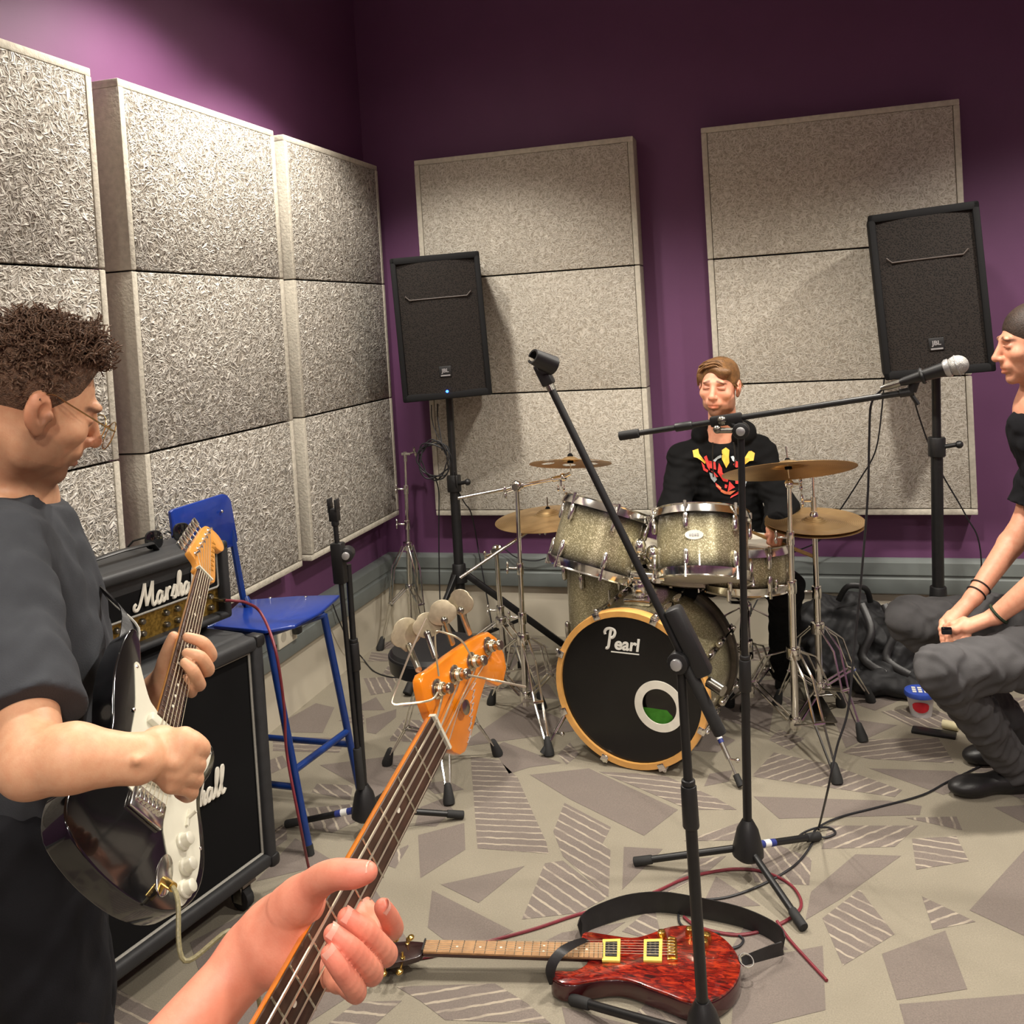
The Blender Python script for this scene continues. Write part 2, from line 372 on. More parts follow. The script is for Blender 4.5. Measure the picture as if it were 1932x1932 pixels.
m_wwf = wood_wool('wood_wool_board_frontal_light', .007, 1.5, ((152, 144, 130), (184, 177, 164), (206, 201, 190)))  # same board on the back wall, frontal light's softer contrast put into colour
m_wwe = mat('wood_wool_edge', (188, 182, 168), .9, var=.12, vs=50, bump=.5, bs=90, bd=.004)
def panel(o, X, nrm, w, label, board=None):
    # o: lower near corner on the wall; X: along the wall; nrm: out of the wall
    X = Vector(X); nrm = Vector(nrm); Z = Vector((0, 0, 1)); o = Vector(o); th = .115; e = .026; H = 1.81
    r = thing('acoustic_panel', label, 'acoustic panel', o)
    c = lambda u, d, z: o + X * u + nrm * (d + .0025) + Z * z
    ax = (X, nrm, Z)
    for k in range(3):
        z0, z1 = e + k * .587, e + (k + 1) * .587
        MB().box(c(w / 2, th - .02, (z0 + z1) / 2), (w - 2 * e - .004, .036, z1 - z0 - .007), ax).build('board', board or m_ww, r, bevel=.004)
        for u in (e / 2, w - e / 2): MB().box(c(u, th / 2, (z0 + z1) / 2), (e, th, z1 - z0 - .005), ax).build('side_board', m_wwe, r, bevel=.004)
    for z in (e / 2, H - e / 2): MB().box(c(w / 2, th / 2 - .002, z), (w, th, e), ax).build('edge_board', m_wwe, r, bevel=.004)
    MB().box(c(w / 2, .03, H / 2), (w - .1, .03, H - .1), ax).build('backing', MT['blackmatt'], r)
    return r
PZ = .64
panel((-1.785, YB, PZ), (1, 0, 0), (0, -1, 0), 1.115, 'pale wood wool acoustic panel on purple wall behind the lit loudspeaker and splash cymbal', m_wwf)
panel((-.353, YB, PZ), (1, 0, 0), (0, -1, 0), 1.1, 'pale wood wool acoustic panel on purple wall behind the drummer and right hand loudspeaker', m_wwf)
for y, wd, lb in ((3.605, .945, 'grey fibre acoustic panel on left wall nearest the room corner'), (2.575, .95, 'grey fibre acoustic panel on left wall behind the blue chair, brightly lit at top'),
                  (1.505, .95, 'grey fibre acoustic panel on left wall behind the head of the guitarist'), (.44, .95, 'grey fibre acoustic panel on left wall at frame edge, behind the guitarist')):
    panel((XL, y, PZ), (0, 1, 0), (1, 0, 0), wd, lb)
panel((.99 + .15, YB, PZ), (1, 0, 0), (0, -1, 0), 1.1, 'wood wool acoustic panel on back wall right of the seated listener', m_wwf)

# ---------------------------------------------------------------- loudspeakers on stands
t = NT('speaker_mesh'); vo = t.n('TexVoronoi'); vo.inputs['Scale'].default_value = 170; t.l(t.co(), vo.inputs['Vector'])
t.set('Base Color', t.ramp(vo.outputs['Distance'], [(.25, lin((10, 9, 8))), (.5, lin((38, 33, 30)))])); t.set('Roughness', .7); t.set('Specular IOR Level', .2); t.bump(vo.outputs['Distance'], .4, .002); m_mesh = t.m
m_spk = mat('speaker_cabinet', (27, 27, 28), .8, bump=.4, bs=700)
def speaker(tl, tr, bl, br, yaw_d, label, slabel, hub_px, foot, led=True):
    # corners of the front as points; d: depth direction
    tl, tr, bl, br = map(Vector, (tl, tr, bl, br)); c = (tl + tr + bl + br) / 4
    up = ((tl + tr) - (bl + br)).normalized(); X = ((tr + br) - (tl + bl)); X = (X - up * X.dot(up)).normalized(); Y = up.cross(X).normalized()   # Y points into the box
    w = ((tr - tl).length + (br - bl).length) / 2; h = ((tl - bl).length + (tr - br).length) / 2
    base = c - up * h / 2 + Y * .16
    r = thing('loudspeaker', label, 'loudspeaker', base)
    q = lambda u, v, d: c + X * u + up * v + Y * d
    MB().prism([q(-w / 2, 0, .03) - up * h / 2, q(-w / 2, 0, .24) - up * h / 2, q(-w * .28, 0, .37) - up * h / 2, q(w * .28, 0, .37) - up * h / 2, q(w / 2, 0, .24) - up * h / 2, q(w / 2, 0, .03) - up * h / 2], up * h).build('cabinet', m_spk, r, bevel=.018, seg=3)
    f = MB()
    for a, b, cc, d in ((0, h / 2 - .016, w, .032), (0, -h / 2 + .017, w, .034), (-w / 2 + .013, 0, .026, h), (w / 2 - .013, 0, .026, h)):
        f.box(q(a, b, .02), (cc, .05, d), (X, Y, up))
    f.build('front_frame', m_spk, r, bevel=.008)
    n = 12; g = MB(); vs = []
    for i in range(n + 1):
        u = -1 + 2 * i / n
        for v in (-h / 2 + .03, h / 2 - .03): vs.append(q(u * (w / 2 - .022), 0, .012 - .016 * (1 - u * u)) + up * v)
    g.add(vs, [[2 * i, 2 * i + 2, 2 * i + 3, 2 * i + 1] for i in range(n)]); gr = g.build('grille', m_mesh, r)
    hw = w * .32
    MB().tube([q(-hw - .02, h * .2 + .02, .0), q(-hw, h * .2, -.002), q(0, h * .2, -.006), q(hw, h * .2, -.002), q(hw + .02, h * .2 + .02, 0)], .0035, 6).build('horn_rim', mat('horn_edge', (62, 52, 47), .6), r)
    bd = MB().box(q(0, -h * .31, -.004), (.056, .008, .05), (X, Y, up)).build('badge', MT['black'], r, bevel=.002)
    text_mb('JBL', .024, q(0, -h * .31 - .003, -.0085), X, up, .0008).build('logo', MT['silver'], bd, smooth=0)
    MB().box(q(0, -h * .31 - .018, -.0088), (.044, .002, .006), (X, Y, up)).build('logo_bar', MT['silver'], bd)
    if led: MB().sph(q(0, -h / 2 + .035, -.006), (.007, .004, .006), nu=8, nv=6).build('power_light', MT['led'], r)
    MB().cyl(q(0, -h / 2 - .0005, .16), q(0, -h / 2 + .07, .16), .026).build('pole_cup', MT['black'], r)
    # stand
    top = base + up * 0; foot = Vector(foot); s = thing('speaker_stand', slabel, 'speaker stand', foot)
    zc, zh = hub_px
    B = lambda z: foot + (Vector((top.x, top.y, top.z)) - foot) * (z / top.z)
    MB().cyl(B(zc - .05), B(top.z - .002), .0175).build('upper_pole', MT['blackmatt'], s)
    MB().cyl(B(.05), B(zc), .0235).build('lower_pole', MT['blackmatt'], s)
    k = MB().cyl(B(zc - .05), B(zc + .03), .034).build('collar', MT['black'], s, bevel=.004)
    MB().cyl(B(zc - .01) + Vector((.02, -.01, 0)), B(zc - .01) + Vector((.075, -.03, .012)), .009).sph(B(zc - .01) + Vector((.08, -.032, .012)), .016, nu=8, nv=6).build('knob', MT['black'], k)
    MB().cyl(B(zh - .04), B(zh + .05), .038, .032).build('hub', MT['black'], s, bevel=.004)
    MB().cyl(B(.06), B(.14), .034).build('lower_hub', MT['black'], s, bevel=.004)
    return r, s, B
def stand_legs(s, B, zh, ends, r=.0125):
    for e in ends:
        e = Vector(e); a = B(zh); d = (e - a); a = a + Vector((d.x, d.y, 0)).normalized() * .03
        lg = MB().box((a + e) / 2, (.02, .03, (e - a).length), (frame(e - a)[0], frame(e - a)[1], (e - a).normalized())).build('leg', MT['blackmatt'], s, bevel=.004)
        MB().cyl(e + (a - e).normalized() * .05, e, .02, .022).build('foot', MT['rubber'], lg, bevel=.004)
        m = a + (e - a) * .55; lo = B(.11); lo = lo + Vector((m.x - lo.x, m.y - lo.y, 0)).normalized() * .03
        MB().box((m + lo) / 2, (.007, .016, (m - lo).length), (frame(m - lo)[0], frame(m - lo)[1], (m - lo).normalized())).build('strut', MT['blackmatt'], lg)
YS = 4.08
s1, st1, B1 = speaker(py(733, 487, YS), py(905, 474, YS + .13), py(762, 758, YS), py(928, 747, YS + .13), 0,
    'black loudspeaker with blue power light, on pole stand in the room corner', 'black tripod speaker stand in the corner with cable coil hung on it', (.86, .42), (-1.56, 4.2, 0))
stand_legs(st1, B1, .42, [fl(768, 1310, .01), fl(1085, 1232, .01), (-1.78, 4.33, .01)])
s2, st2, B2 = speaker(py(1640, 405, 4.05), py(1843, 380, 4.03), py(1666, 718, 4.05), py(1884, 700, 4.03), 0,
    'black loudspeaker behind the silver microphone, cut by the right frame edge', 'black tripod speaker stand beside the seated listener', (1.0, .36), (.52, 4.22, 0), led=False)
stand_legs(st2, B2, .34, [(.66, 3.74, .01), (.95, 4.3, .01), (.46, 4.58, .01)])
# ---------------------------------------------------------------- drum kit
t = NT('sparkle_burst'); at = t.n('Attribute', attribute_name='burst'); vo = t.n('TexVoronoi'); vo.inputs['Scale'].default_value = 420; t.l(t.co(), vo.inputs['Vector'])
sp = t.n('SeparateColor'); t.l(vo.outputs['Color'], sp.inputs[0])
gl = t.ramp(sp.outputs[0], [(.0, lin((140, 131, 100))), (.75, lin((178, 168, 132))), (.97, lin((250, 242, 208)))])
t.set('Base Color', t.mix(t.ramp(at.outputs['Fac'], [(.3, (0, 0, 0, 1)), (.6, (.42, .42, .42, 1)), (.86, (1, 1, 1, 1))]), gl, lin((20, 17, 13)))); t.set('Metallic', .55); t.set('Roughness', .34); t.set('Coat Weight', .8); t.set('Coat Roughness', .08); m_burst = t.m
m_maple = mat('maple_hoop', (218, 162, 88), .35, coat=.5, var=.12, vs=18); m_headw = mat('coated_drum_skin', (214, 208, 192), .5, var=.05)
m_headb = mat('black_drum_skin', (13, 13, 13), .24, var=.3, vs=8); m_green = mat('green_cushion', (62, 120, 40), .9, var=.2, bump=.4, bs=120)
m_blacksat = mat('black_vinyl', (22, 22, 23), .4, bump=.2, bs=400)
def shell(o, A, R, H, parent, name='shell', n=40):
    ob = MB().lathe(o, A, [(R, H * i / 12) for i in range(13)], n).build(name, m_burst, parent)
    ob.data.attributes.new('burst', 'FLOAT', 'POINT'); L = root_loc(parent); A = Vector(A).normalized()
    ob.data.attributes['burst'].data.foreach_set('value', [abs(((v.co + L - Vector(o)).dot(A)) / H - .5) * 2 for v in ob.data.vertices])
    return ob
def lug(p, A, out, ln, parent, r=.011):
    S, U, _ = frame(A, out); m = MB(); p = Vector(p); A = Vector(A)
    m.lathe(p - A * ln / 2, A, [(r * .55, 0), (r, .008), (r, ln - .008), (r * .55, ln)], 8)
    return m.build('lug', MT['chrome'], parent)
def small_drum(name, label, cat, bot, A, R, H, nl=6, ph=.3, group=None, badge=None):
    bot = Vector(bot); A = Vector(A).normalized(); S, U, _ = frame(A, (0, -1, .01))
    r = thing(name, label, cat, bot, group)
    shell(bot, A, R, H, r)
    for h, sg in ((0, -1), (H, 1)):
        hp = MB().lathe(bot + A * h, A, [(R + .004, -.004 * sg), (R + .012, -.012 * sg), (R + .015, -.013 * sg), (R + .013, -.004 * sg), (R + .007, .014 * sg), (R + .011, .019 * sg), (R + .007, .021 * sg), (R + .001, .018 * sg), (R + .001, -.004 * sg)], 40, close=True).build('hoop', MT['chrome'], r)
        MB().lathe(bot + A * h, A, [(0, .006 * sg), (R + .0005, .006 * sg), (R + .0005, .002 * sg)], 36).build('drum_head', m_headw, r)
    for i in range(nl):
        th = ph + 2 * math.pi * i / nl; o = S * math.cos(th) + U * math.sin(th)
        for h, sg in ((.2 * H, -1), (.8 * H, 1)):
            lg = lug(bot + A * h + o * (R + .009), A, o, .06, r)
            MB().cyl(bot + A * h + o * (R + .016), bot + A * (H / 2 + sg * (H / 2 + .016)) + o * (R + .016), .0035, n=6).cyl(bot + A * (H / 2 + sg * (H / 2 + .004)) + o * (R + .016), bot + A * (H / 2 + sg * (H / 2 + .026)) + o * (R + .016), .006, n=6).build('tension_rod', MT['chrome'], lg)
    if badge is not None:
        o = (S * math.cos(badge) + U * math.sin(badge)); sd = A.cross(o).normalized(); c = bot + A * (H * .56) + o * (R + .001)
        el = [c + sd * (.033 * math.cos(q * .3142)) + A * (.017 * math.sin(q * .3142)) - o * (.0005 * (1 - math.cos(q * .628)) + .0006) for q in range(20)]
        b = MB().prism(el, o * .004).build('badge', MT['white'], r)
        mm = MB()
        for q in range(4): mm.box(c + sd * (-.014 + .009 * q) + o * .0042, (.006, .007 + .002 * (q % 2), .0012), (sd, A, o))
        mm.build('badge_mark', MT['silver'], b)
    return r
# bass drum
fc = py(1187, 1308, 3.27); rc = py(1262, 1262, 3.71); AB = (rc - fc); AB.z = 0; AB.normalize(); fc.z = .285; RB = .277; HB = .44
bd = thing('bass_drum', 'gold sparkle bass drum with black front skin and white ringed port hole', 'drum', (fc.x, fc.y, 0))
SB = AB.cross(Vector((0, 0, 1))).normalized() * 1.0; UB = Vector((0, 0, 1))     # SB points right as seen from the front
shell(fc + AB * .03, AB, RB - .012, HB - .06, bd, n=56)
for h in (0, HB - .045):
    MB().lathe(fc + AB * h, AB, [(RB - .016, 0), (RB + .004, 0), (RB + .006, .004), (RB + .006, .041), (RB + .004, .045), (RB - .016, .045)], 64, close=True).build('hoop', m_maple if h == 0 else mat('black_chrome_hoop', (92, 84, 74), .3, .7, var=.2), bd)
n = 64; hc = fc + SB * .105 - UB * .047; pts = []
cir = lambda c, R, d: [c + AB * d + (SB * math.cos(2 * math.pi * i / n) + UB * math.sin(2 * math.pi * i / n)) * R for i in range(n)]
def ring(c, R0, c1, R1, d, name, m, par, th=.0):
    a, b = cir(c, R0, d), cir(c1, R1, d); mb = MB().add(a + b, [[i, (i + 1) % n, n + (i + 1) % n, n + i] for i in range(n)])
    if th:
        a2, b2 = cir(c, R0, d + th), cir(c1, R1, d + th); k = len(mb.v); mb.v += a2 + b2
        mb.f += [[i, (i + 1) % n, k + (i + 1) % n, k + i] for i in range(n)] + [[n + i, n + (i + 1) % n, k + n + (i + 1) % n, k + n + i] for i in range(n)]
    return mb.build(name, m, par)
hd = ring(fc, RB - .014, hc, .066, .012, 'front_head', m_headb, bd)
ring(hc, .09, hc, .062, .0085, 'port_ring', MT['white'], bd, .004)
MB().lathe(fc + AB * (HB - .02), AB, [(0, 0), (RB - .014, 0), (RB - .014, .003)], 48).build('rear_head', m_headw, bd)
MB().box(fc + AB * .175 - UB * .125 + SB * .078, (.2, .3, .185), (SB, AB, UB)).build('cushion', m_green, bd, bevel=.055, seg=4)
# lettering on the front skin
o = fc + AB * .0105 - SB * .033 + UB * .14
lg = text_mb('earl', .062, o + SB * .028, SB, UB, .0018, .18, .0006).build('lettering', MT['whiteprint'], bd, smooth=0)
def strokes(mb, lines, o, X, Y, k, r, n=6, sub=5, flat=.35):
    for L in lines: mb.tube(catmull([Vector(o) + Vector(X) * (x * k) + Vector(Y) * (y * k) for x, y in L], sub), r, n, flat=flat, up=Vector(X).cross(Vector(Y)))
    return mb
pm = MB()
strokes(pm, [[(-.52, .02), (-.44, .0), (-.34, .1), (-.25, .5), (-.15, 1.0), (-.08, 1.18)], [(-.5, .86), (-.52, 1.02), (-.38, 1.2), (-.1, 1.25), (.12, 1.15), (.14, .95), (.02, .74), (-.16, .66)]], o - SB * .02, SB, UB, .058, .0052)
pm.build('letter_p', MT['whiteprint'], lg)
MB().box(o - UB * .011 + SB * .022, (.105, .0012, .004), (SB, AB, UB)).build('underline', MT['whiteprint'], lg)
for i in range(8):
    th = math.pi / 8 + 2 * math.pi * i / 8; od = SB * math.cos(th) + UB * math.sin(th); tg = AB.cross(od)
    for h, sg in ((.02, 1), (HB - .02, -1)):
        cl = MB().box(fc + AB * h + od * (RB + .009), (.03, .054, .008), (tg, AB, od)).box(fc + AB * (h - .026 * sg) + od * (RB - .002), (.026, .006, .022), (tg, AB, od)).build('claw', MT['chrome'], bd, bevel=.003)
        MB().cyl(fc + AB * (h + .01 * sg) + od * (RB + .016), fc + AB * (h + .12 * sg) + od * (RB + .01), .004, n=6).sph(fc + AB * (h - .012 * sg) + od * (RB + .017), .008, nu=8, nv=6).build('tension_rod', MT['chrome'], cl)
        lug(fc + AB * (HB / 2 + (HB / 2 - .16) * -sg) + od * (RB + .004), AB, od, .075, bd, .013)
for sg, ft in ((1, fl(1398, 1483, .01)), (-1, fl(1024, 1422, .01))):
    a = fc + AB * .1 + SB * (RB * .93 * sg) - UB * .1; m = a + (ft - a) * .62
    sr = MB().sph(a, (.03, .03, .03), nu=10, nv=7).cyl(a, m, .0085).build('spur', MT['chrome'], bd)
    MB().cyl(m, ft + (a - ft) * .1, .005, n=8).cyl(m + AB * 0, m + SB * .03, .004, n=6).sph(m + SB * .03, .009, nu=8, nv=6).build('spur_rod', MT['chrome'], sr)
    MB().cyl(ft + (a - ft) * .16, ft, .011, .0125).build('rubber_tip', MT['rubber'], sr)
    if sg > 0:
        MB().cyl(a + (m - a) * .32, a + (m - a) * .62, .0095).build('blue_band', MT['tapeb'], sr)
        MB().cyl(a + (m - a) * .42, a + (m - a) * .53, .0102).build('white_band', MT['tapew'], sr)
# mount for the two toms
tm = fc + AB * .17 + UB * (RB - .012)
mt = MB().box(tm + UB * .012, (.1, .09, .024), (SB, AB, UB)).cyl(tm, tm + UB * .1, .019).cyl(tm + UB * .03, tm + UB * .075, .03).build('tom_mount', MT['chrome'], bd, bevel=.004)
pm = MB()
a1, a2 = tm + UB * .1 - SB * .1, tm + UB * .1 + SB * .1
pm.cyl(a1, a2, .017).cyl(tm + UB * .1 - SB * .025, tm + UB * .1 + SB * .025, .025)
pm.sph(tm + UB * .06 + SB * .05 - AB * .02, (.012, .012, .018), nu=8, nv=6).cyl(tm + UB * .06, tm + UB * .06 + SB * .05 - AB * .02, .006)
T1t, T1b = py(1142, 962, 3.5), py(1114, 1074, 3.46); T2t, T2b = py(1322, 974, 3.52), py(1326, 1088, 3.46)
def arm(p, q, tgt):
    p, q = Vector(p), Vector(q); pm.cyl(p, q, .0125).sph(q, .022, nu=10, nv=7).cyl(q, tgt, .011).sph(Vector(tgt), (.026, .026, .032), nu=10, nv=7)
    pm.cyl(p - UB * .02, p + UB * .03, .021).sph(p + (q - p) * .5, .019, nu=10, nv=7)
A1 = (T1t - T1b).normalized() + Vector((0, .12, 0)); A1.normalize(); A2 = (T2t - T2b).normalized() + Vector((0, .14, 0)); A2.normalize()
R1, R2 = .158, .165
arm(a1 + SB * .05, py(1172, 1040, 3.47), T1b + (T1t - T1b) * .45 + Vector((R1 + .01, -.06, 0)))
arm(a2 - SB * .03, py(1218, 1050, 3.5), T2b + (T2t - T2b) * .4 + Vector((-R2 - .01, -.03, 0)))
pm.build('tom_arm', MT['chrome'], bd)
small_drum('tom_drum', 'left rack tom of gold sparkle, tilted right above the bass drum', 'drum', T1b, A1, R1, (T1t - T1b).length * 1.0, 6, .15, 'rack toms')
small_drum('tom_drum', 'right rack tom of gold sparkle with white oval badge, in front of drummer', 'drum', T2b, A2, R2, (T2t - T2b).length, 6, .75, 'rack toms', badge=math.pi / 2 + .06)
ft = py(1162, 1130, 3.98); FT = (ft.x, ft.y, .2)
f = small_drum('floor_tom', 'gold sparkle floor tom half hidden behind the bass drum', 'drum', FT, (0, 0, 1), .205, .4, 8, .5)
for k in range(3):
    th = .6 + k * 2.094; p = Vector((ft.x + .225 * math.cos(th), ft.y + .225 * math.sin(th), 0))
    MB().tube([p + Vector((0, 0, .5)), p + Vector((0, 0, .2)), p + Vector((.03 * math.cos(th), .03 * math.sin(th), .06)), p + Vector((.03 * math.cos(th), .03 * math.sin(th), .012))], .0055).box(p + Vector((-.006 * math.cos(th), -.006 * math.sin(th), .33)), (.04, .04, .06)).build('leg', MT['chrome'], f)
sn = py(1400, 1062, 3.74)
sz = sn.z - .07
snare = small_drum('snare_drum', 'gold sparkle snare drum with white skin under the hand of the drummer', 'drum', (sn.x, sn.y, sz), (.02, .05, 1), .178, .14, 8, .2)

# ---------------------------------------------------------------- stands and cymbals
def tripod(s, B, zh, zl, feet, double=True, m='chrome'):
    # B(z): point of the pole at height z
    for e in feet:
        e = Vector(e); h = Vector((e.x - B(0).x, e.y - B(0).y, 0)).normalized(); sd = h.cross(Vector((0, 0, 1)))
        a = B(zh) + h * .028; f1 = e + Vector((0, 0, .03)); mb = MB(); L = (f1 - a).length
        knee = a + (f1 - a) * .28 + Vector((0, 0, .03)) + h * .02
        if double:
            for q in (-1, 1): mb.tube([a + sd * .014 * q, knee + sd * .016 * q, a + (f1 - a) * .6 + sd * .016 * q, f1 + sd * .006 * q], .0048, 6, flat=.7)
        else: mb.tube([a, knee, f1], .009, 8)
        lg = mb.build('leg', MT[m], s)
        mid = a + (f1 - a) * .6; lo = B(zl) + h * .026; br = MB()
        for q in (-1, 1) if double else (0,): br.tube([mid + sd * .012 * q, lo + sd * .012 * q], .0045, 6)
        br.cyl(mid - sd * .02, mid + sd * .02, .006, n=8).build('brace', MT[m], lg)
        MB().lathe(e + Vector((0, 0, .002)) + h * .012, (Vector((0, 0, 1)) - h * .35), [(.019, 0), (.02, .012), (.012, .06), (.008, .066)], 12).build('rubber_foot', MT['rubber'], lg)
    S = (B(1) - B(0)).normalized()
    for z, nm in ((zh, 'hub'), (zl, 'lower_hub')): MB().cyl(B(z - .022), B(z + .022), .026 if z == zh else .022).build(nm, MT[m], s, bevel=.004)
def pole_fn(foot, top):
    foot, top = Vector(foot), Vector(top); return lambda z: foot + (top - foot) * ((z - foot.z) / (top.z - foot.z))
def wing(mb, p, d, s=1.):
    p, d = Vector(p), Vector(d).normalized(); S, U, _ = frame(d)
    mb.cyl(p, p + d * .035 * s, .005 * s, n=8).sph(p + d * .042 * s + U * .012 * s, (.006 * s, .009 * s, .014 * s), nu=8, nv=6).sph(p + d * .042 * s - U * .012 * s, (.006 * s, .009 * s, .014 * s), nu=8, nv=6)
def stand_poles(s, B, zs, rs, m='chrome'):
    for (z0, z1), r in zip(zip(zs, zs[1:]), rs):
        p = MB().cyl(B(z0), B(z1), r).build('pole', MT[m], s)
        if z1 != zs[-1]:
            k = MB().cyl(B(z1 - .035), B(z1 + .012), r * 1.35); wing(k, B(z1 - .01) - Vector((r, 0, 0)), (-1, -.3, .1)); k.build('collar', MT[m], p, bevel=.002)
t = NT('bronze_cymbal'); gr = t.n('Attribute', attribute_name='rad'); wv = t.math('SINE', t.math('MULTIPLY', gr.outputs['Fac'], 900)); ln = t.noise(5, 3)
t.set('Base Color', t.ramp(t.math('ADD', t.math('MULTIPLY', wv, .08), ln), [(.3, lin((168, 132, 86))), (.7, lin((220, 186, 134)))])); t.set('Metallic', .85); t.set('Roughness', .36); t.bump(wv, .12, .001); m_cym = t.m
def cymbal(c, A, R, label, holes=0, curve=.07, group=None, up=1):
    c, A = Vector(c), Vector(A).normalized(); S, U, _ = frame(A); vs = []; fs = []; nr = 26 if holes else 14; nt = 144 if holes else 56
    def prof(q): # height below the crown at radius fraction q
        return (R * curve) * (1 - q ** 1.6) + (R * .09 * max(0, 1 - (q / .22) ** 2) ** .6 if q < .22 else 0)
    for k in (0, -.0016):
        for i in range(nr + 1):
            q = .035 + .965 * i / nr
            for j in range(nt): a = 2 * math.pi * j / nt; vs.append(c + (S * math.cos(a) + U * math.sin(a)) * (R * q) + A * (up * (prof(q) - R * curve) + k))
    o2 = (nr + 1) * nt
    def cut(i, j):
        if not holes: return False
        q = .035 + .965 * (i + .5) / nr; a = 2 * math.pi * (j + .5) / nt
        for h in range(holes):
            b = 2 * math.pi * (h + .3) / holes; rr = .62
            if math.hypot(q * math.cos(a) - rr * math.cos(b), q * math.sin(a) - rr * math.sin(b)) < .17: return True
        return False
    for i in range(nr):
        for j in range(nt):
            l = (j + 1) % nt
            if cut(i, j): continue
            fs.append([i * nt + j, i * nt + l, (i + 1) * nt + l, (i + 1) * nt + j]); fs.append([o2 + i * nt + j, o2 + (i + 1) * nt + j, o2 + (i + 1) * nt + l, o2 + i * nt + l])
    fs += [[nr * nt + j, nr * nt + (j + 1) % nt, o2 + nr * nt + (j + 1) % nt, o2 + nr * nt + j] for j in range(nt)]
    ob = MB().add(vs, fs).build('cymbal', m_cym, loc=c)
    ob.data.attributes.new('rad', 'FLOAT', 'POINT'); ob.data.attributes['rad'].data.foreach_set('value', [v.co.length for v in ob.data.vertices])
    return tag(ob, label, 'cymbal', group)
def tilter(s, p, A, ln=.07, par=None):
    p, A = Vector(p), Vector(A).normalized()
    r = MB().cyl(p - A * .045, p + A * ln, .0032, n=8).build('cymbal_rod', MT['chrome'], s)
    MB().lathe(p - A * .012, A, [(.013, 0), (.013, .009)], 14).lathe(p + A * .008, A, [(.012, 0), (.012, .012), (.006, .02)], 14).build('felt', MT['felt'], r)
    return r
def boom_stand(label, foot, zh, zl, feet, joint, b0, b1, zs, rs, cA, cpos):
    foot, joint, b0, b1 = map(Vector, (foot, joint, b0, b1)); s = thing('cymbal_stand', label, 'cymbal stand', (foot.x, foot.y, 0))
    B = pole_fn((foot.x, foot.y, 0), joint); stand_poles(s, B, zs + [joint.z - .01], rs); tripod(s, B, zh, zl, feet)
    k = MB().sph(joint, (.02, .02, .024), nu=12, nv=8); d = (b1 - b0).normalized(); k.cyl(joint - d * .025, joint + d * .025, .013).cyl(joint - Vector((0, .03, 0)), joint + Vector((0, .02, 0)), .014); wing(k, joint + Vector((-.01, -.025, -.01)), (-.6, -1, -.1)); k.build('boom_joint', MT['chrome'], s)
    MB().cyl(b0, b1, .0068, n=10).build('boom_arm', MT['chrome'], s)
    e = Vector(cpos) - Vector(cA).normalized() * .055
    k = MB().cyl(b1 - d * .02, b1 + d * .03, .011).sph(b1 + d * .03, .017, nu=10, nv=7).cyl(b1 + d * .03, e, .008); wing(k, b1 + d * .02, (0, -.2, -1)); k.build('tilter', MT['chrome'], s)
    tilter(s, cpos, cA); return s
ca = (-.03, .27, 1); cpA = py(1076, 868, 3.86)
boom_stand('tall chrome boom stand carrying the splash cymbal with round holes', fl(992, 1332, .05), py(992, 1210, 3.62).z, .09, [fl(1035, 1424), fl(930, 1330), fl(1065, 1330)], py(975, 917, 3.66), py(864, 940, 3.58), py(1050, 903, 3.84), [.05, .42, .62], [.0125, .0105, .009], ca, cpA)
cymbal(cpA, (-.02, .27, 1), .172, 'dark splash cymbal with round holes on tall chrome boom stand', holes=6, curve=.09)
cpB = py(1034, 968, 3.98)
fB = py(952, 1240, 3.92)
boom_stand('lower chrome boom stand whose slanting arm carries the large left cymbal', (fB.x, 3.92, 0), .3, .09, [(fB.x + .2, 3.75, 0), (fB.x - .22, 3.8, 0), (fB.x, 4.16, 0)], py(936, 1038, 3.92), py(868, 1090, 3.8), py(1016, 990, 3.97), [.05, .36], [.0135, .011], (0, -.02, 1), cpB)
cymbal(cpB, (-.03, -.05, 1), .235, 'large bronze cymbal on slanting boom arm left of the rack toms', curve=.1)
# straight stand right
cpC = py(1487, 879, 3.52); fC = fl(1500, 1374, .05); s = thing('cymbal_stand', 'straight chrome cymbal stand under the tilted crash cymbal', 'cymbal stand', (fC.x, fC.y, 0))
B = pole_fn((fC.x, fC.y, 0), cpC - Vector((0, .0, .07))); stand_poles(s, B, [.045, .6, .78, cpC.z - .07], [.0135, .0105, .0085]); tripod(s, B, .34, .075, [fl(1577, 1476), fl(1380, 1335), fl(1585, 1335)])
k = MB().sph(B(cpC.z - .065), .017, nu=10, nv=7); wing(k, B(cpC.z - .065), (1, -.3, 0)); k.build('tilter', MT['chrome'], s)
AC = Vector((-.075, .31, 1)); tilter(s, cpC, AC)
cymbal(cpC, AC, .235, 'tilted bronze crash cymbal in front of the hoodie of the drummer', curve=.08)
# hi-hat
cpH = py(1540, 982, 3.74); fH = fl(1548, 1352, .02); s = thing('hi_hat_stand', 'chrome hi-hat stand with foot pedal right of the drummer', 'hi-hat stand', (fH.x, fH.y, 0))
top = py(1533, 873, 3.74); B = pole_fn((fH.x, fH.y, 0), top); stand_poles(s, B, [.12, .52, cpH.z - .03], [.0135, .0105]); tripod(s, B, .37, .14, [fl(1624, 1397), fl(1640, 1326), fl(1470, 1330)])
MB().cyl(B(cpH.z - .03), top, .0035, n=8).build('pull_rod', MT['chrome'], s)
k = MB().cyl(B(cpH.z + .035), B(cpH.z + .09), .011); wing(k, B(cpH.z + .075), (-1, -.1, 0)); k.lathe(B(cpH.z + .012), (0, 0, 1), [(.016, 0), (.016, .01), (.01, .02)], 12).build('clutch', MT['chrome'], s)
MB().lathe(B(cpH.z - .045), (0, 0, 1), [(.02, 0), (.024, .012), (.02, .014)], 14).build('seat_cup', MT['chrome'], s)
